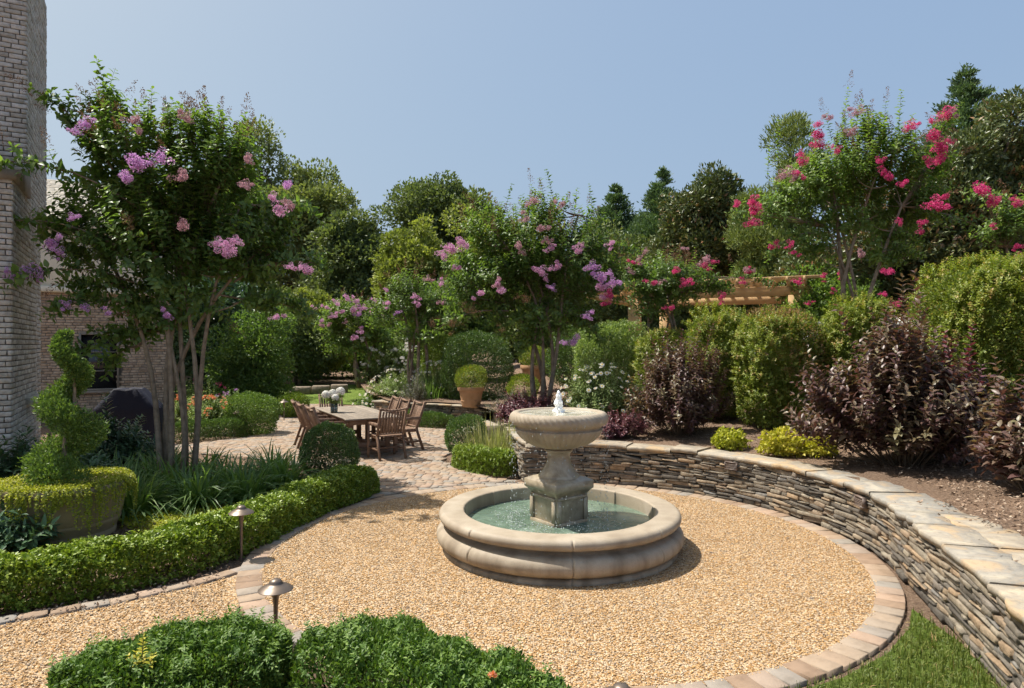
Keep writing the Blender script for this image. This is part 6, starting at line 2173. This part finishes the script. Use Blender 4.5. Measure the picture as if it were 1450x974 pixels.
for i, (blobs, d, mat, n, L, lab) in enumerate((
        ([(360, 500, 46, 38), (355, 545, 52, 34), (372, 470, 30, 24), (350, 575, 50, 22)], 20.5, 'crape', 34000, .085, 'broad conical evergreen shrub at the left end of the far lawn'),
        ([(280, 470, 60, 50), (260, 530, 60, 45), (310, 440, 50, 40), (320, 520, 40, 50)], 25, 'laurel', 34000, .14, 'dark evergreen mass between the house and the conical shrub'),
        ([(415, 500, 30, 40), (440, 470, 40, 40), (400, 450, 35, 40)], 30, 'oak', 20000, .14, 'dark shrub right of the conical evergreen at the lawn edge'),
        ([(465, 505, 55, 22), (520, 500, 50, 25), (570, 490, 45, 30)], 34, 'crape_y', 26000, .14, 'band of leafy shrubs behind the far lawn under the pale pink crape myrtle'),
        ([(650, 440, 60, 55), (700, 460, 60, 50), (610, 470, 60, 40)], 27, 'crape', 34000, .14, 'green shrub mass behind the clipped hedge and the mauve crape myrtle'),
        ([(790, 440, 70, 55), (850, 400, 60, 60), (760, 480, 60, 45)], 26, 'oak', 30000, .14, 'dark shrub mass behind the pergola at its left'),
        ([(930, 380, 60, 50), (1000, 400, 70, 40), (1060, 410, 60, 35)], 27, 'oak', 34000, .15, 'dark evergreen mass behind the pergola roof'),
        ([(1165, 420, 45, 35), (1130, 450, 40, 30), (1200, 440, 50, 40)], 16.5, 'crape_y', 24000, .08, 'leafy green shrub with some pink blooms behind the clipped boxwood row'),
        ([(1240, 410, 60, 55), (1300, 430, 60, 40)], 19, 'laurel', 24000, .12, 'deep green shrub in the dark gap behind the bin with the white lid'),
        ([(700, 400, 60, 60), (660, 350, 40, 50), (740, 380, 60, 60)], 36, 'yellowtree', 30000, .18, 'light green tree behind the mauve crape myrtle'),
        ([(210, 400, 60, 60), (300, 360, 60, 70), (250, 480, 60, 50)], 34, 'oak', 30000, .2, 'tree behind the house roof end and the largest crape myrtle'),
        ([(480, 450, 60, 45), (540, 440, 50, 45), (560, 470, 60, 40)], 40, 'oak', 26000, .2, 'distant dark tree belt above the pale pink crape myrtle'))):
    px = sum(b[0] for b in blobs) / len(blobs)
    z0 = float(terr(at(px, d), d)) if px > 590 else float(gz(0, d))
    lump_tree('evergreen_shrub' if i in (0, 1, 2, 6, 8) else 'leafy_shrub', lab, (at(px, d), d, z0), blobs, d, mat, n, L, nl=60, lr=(.32 * d / 20, .7 * d / 20), trunk_r=.08, seed=30 + i, group=HT, cat='shrub')
sh_ = [o for o in bpy.data.objects if 'some pink blooms' in o.get('label', '')][0]
add_blossoms(sh_, [(P(x, y, 15.6), r_ * 15.6 / F, 'pink', (1.1, .9)) for x, y, r_ in ((1130, 400, 6), (1145, 430, 6), (1166, 392, 7), (1180, 410, 6), (1142, 452, 6), (1190, 388, 7), (1150, 470, 7))], 'blossom')
# the far wood, too dense and far to tell its trees apart
g = np.random.default_rng(55)
n = 90000
c_ = 150
cxs, cys = g.uniform(-62, 75, c_), g.uniform(56, 74, c_)
czs = g.uniform(.5, 6.5, c_) + .9
i = g.integers(0, c_, n)
U = rdir(n, g)
rr = g.uniform(1.6, 3.4, c_)[i] * (1 - np.minimum(g.exponential(.1, n), .6))
Pp = np.column_stack([cxs[i], cys[i], czs[i]]) + U * rr[:, None]
kk = Pp[:, 2] > .5
V, Fs, r_ = leaf_arrays(Pp[kk], U[kk] + rdir(kk.sum(), g) * .6, U[kk] + UPV, .55, .36, 'd', np.clip(g.normal(.45, .15, c_)[i][kk] + g.normal(size=kk.sum()) * .12, 0, 1))
tag(mk('woodland', V, Fs, M['oak'], rnd=r_), kind='stuff')

# ============================================================ pergola, pillars, bin, stones
pg = thing('pergola', 'new cedar pergola half hidden behind the pink crape myrtle and boxwoods', 'pergola', (at(1022, 19.0), 19.0, 1.1), R(-27))
Wp_, Dp_ = 4.9, 3.4
zb_ = 2.27
mb = MB()
for sy_ in (-1, 1):
    for e in (-.05, .05):
        mb = MB(); mb.box((0, sy_ * Dp_ / 2 + e, zb_ + .11), (Wp_, .045, .24), ch=.004); mb.build('beam', M['cedar'], pg)
for k in range(13):
    x = -Wp_ / 2 + .15 + k * (Wp_ - .3) / 12
    mb = MB(); mb.box((x, 0, zb_ + .31), (.05, Dp_ + 1.1, .16), ch=.004)
    for sy_ in (-1, 1): mb.bar((x, sy_ * (Dp_ / 2 + .53), zb_ + .33), (x, sy_ * (Dp_ / 2 + .72), zb_ + .36), .05, .10, up=(0, 0, 1), ch=.004)
    mb.build('rafter', M['cedar'], pg)
for k in range(14):
    mb = MB(); mb.box((0, -Dp_ / 2 - .45 + k * (Dp_ + .9) / 13, zb_ + .415), (Wp_ + .5, .045, .045), ch=.003); mb.build('purlin', M['cedar'], pg)
for sx_ in (-1, 1):
    for sy_ in (-1, 1):
        mb = MB(); mb.box((sx_ * (Wp_ / 2 - .4), sy_ * Dp_ / 2, zb_ / 2 - .1), (.30, .30, zb_ + .19), ch=.01); mb.build('post', M['cedar'], pg)
# the other wing of the pergola, turning back to the left
ir = R(27)
for a_, b_, zt_ in ((P(836, 420, 16.8), P(915, 436, 19.4), 0), (P(836, 412, 17.3), P(915, 428, 19.9), 0)):
    q_ = []
    for w_ in (a_, b_):
        v_ = w_ - np.array(pg.location)
        q_.append((v_[0] * math.cos(ir) - v_[1] * math.sin(ir), v_[0] * math.sin(ir) + v_[1] * math.cos(ir), v_[2]))
    mb = MB(); mb.bar(q_[0], q_[1], .05, .26, up=(1, 0, 0), ch=.004); mb.build('beam', M['cedar'], pg)
# curved decorative brace at the right end
mb = MB()
for a_, b_ in (((Wp_ / 2 + .02, -Dp_ / 2, zb_ - .28), (Wp_ / 2 + .22, -Dp_ / 2, zb_ - .12)), ((Wp_ / 2 + .22, -Dp_ / 2, zb_ - .12), (Wp_ / 2 + .42, -Dp_ / 2, zb_ + .10)), ((Wp_ / 2 + .42, -Dp_ / 2, zb_ + .10), (Wp_ / 2 + .62, -Dp_ / 2, zb_ + .17))):
    mb.bar(a_, b_, .09, .08, up=(0, 1, 0), ch=.005)
mb.build('brace', M['cedar'], pg)

for px, d, z1, w, lab in ((1152, 12.6, 0, .34, 'pale stone pillar showing in the gap between the browned and the next boxwood'),):
    x = at(px, d)
    t = thing('stone_pillar', lab, 'pillar', (x, d, tz(x, d)), R(14))
    h_ = H - ((452 if px < 1000 else 462) - CY) / F * d - tz(x, d)
    mb = MB(); mb.box((0, 0, h_ / 2), (w, w, h_), ch=.01); mb.build('shaft', M['palestone'], t)
    mb = MB(); mb.box((0, 0, h_ + .04), (w + .10, w + .10, .08), ch=.015); mb.build('cap', M['palestone'], t)
x = at(1289, 11.2)
bn_ = thing('bin', 'black bin with a rounded white lid rising behind the largest purple shrub', 'bin', (x, 11.2, tz(x, 11.2)), R(20))
hb = H - (463 - CY) / F * 11.2 - tz(x, 11.2)
mb = MB()
for z, w in ((0, .40), (hb * .3, .42), (hb, .46)): pass
sq([(.19, 0), (.20, .02), (.215, hb - .05), (.225, hb - .04), (.225, hb)], M['black'], 'body', 0, bn_, .05)
sq([(.245, hb - .02), (.26, hb), (.26, hb + .06), (.245, hb + .10), (.19, hb + .155), (.10, hb + .175)], M['whitepaint'], 'lid', 0, bn_, .07)

lb = thing('stone_kerb', 'row of dark stone blocks lying on the far lawn behind the dining table', 'stone block', (at(455, 27), 27, gzb(27)), R(8))
for k in range(3):
    mb = MB(); mb.box((-.75 + k * .72, k * .12, .14), (.68, .42, .34 + .06 * k), rz=.06 * k, ch=.03, rnd=.9); mb.build('block', M['wallstone'], lb)
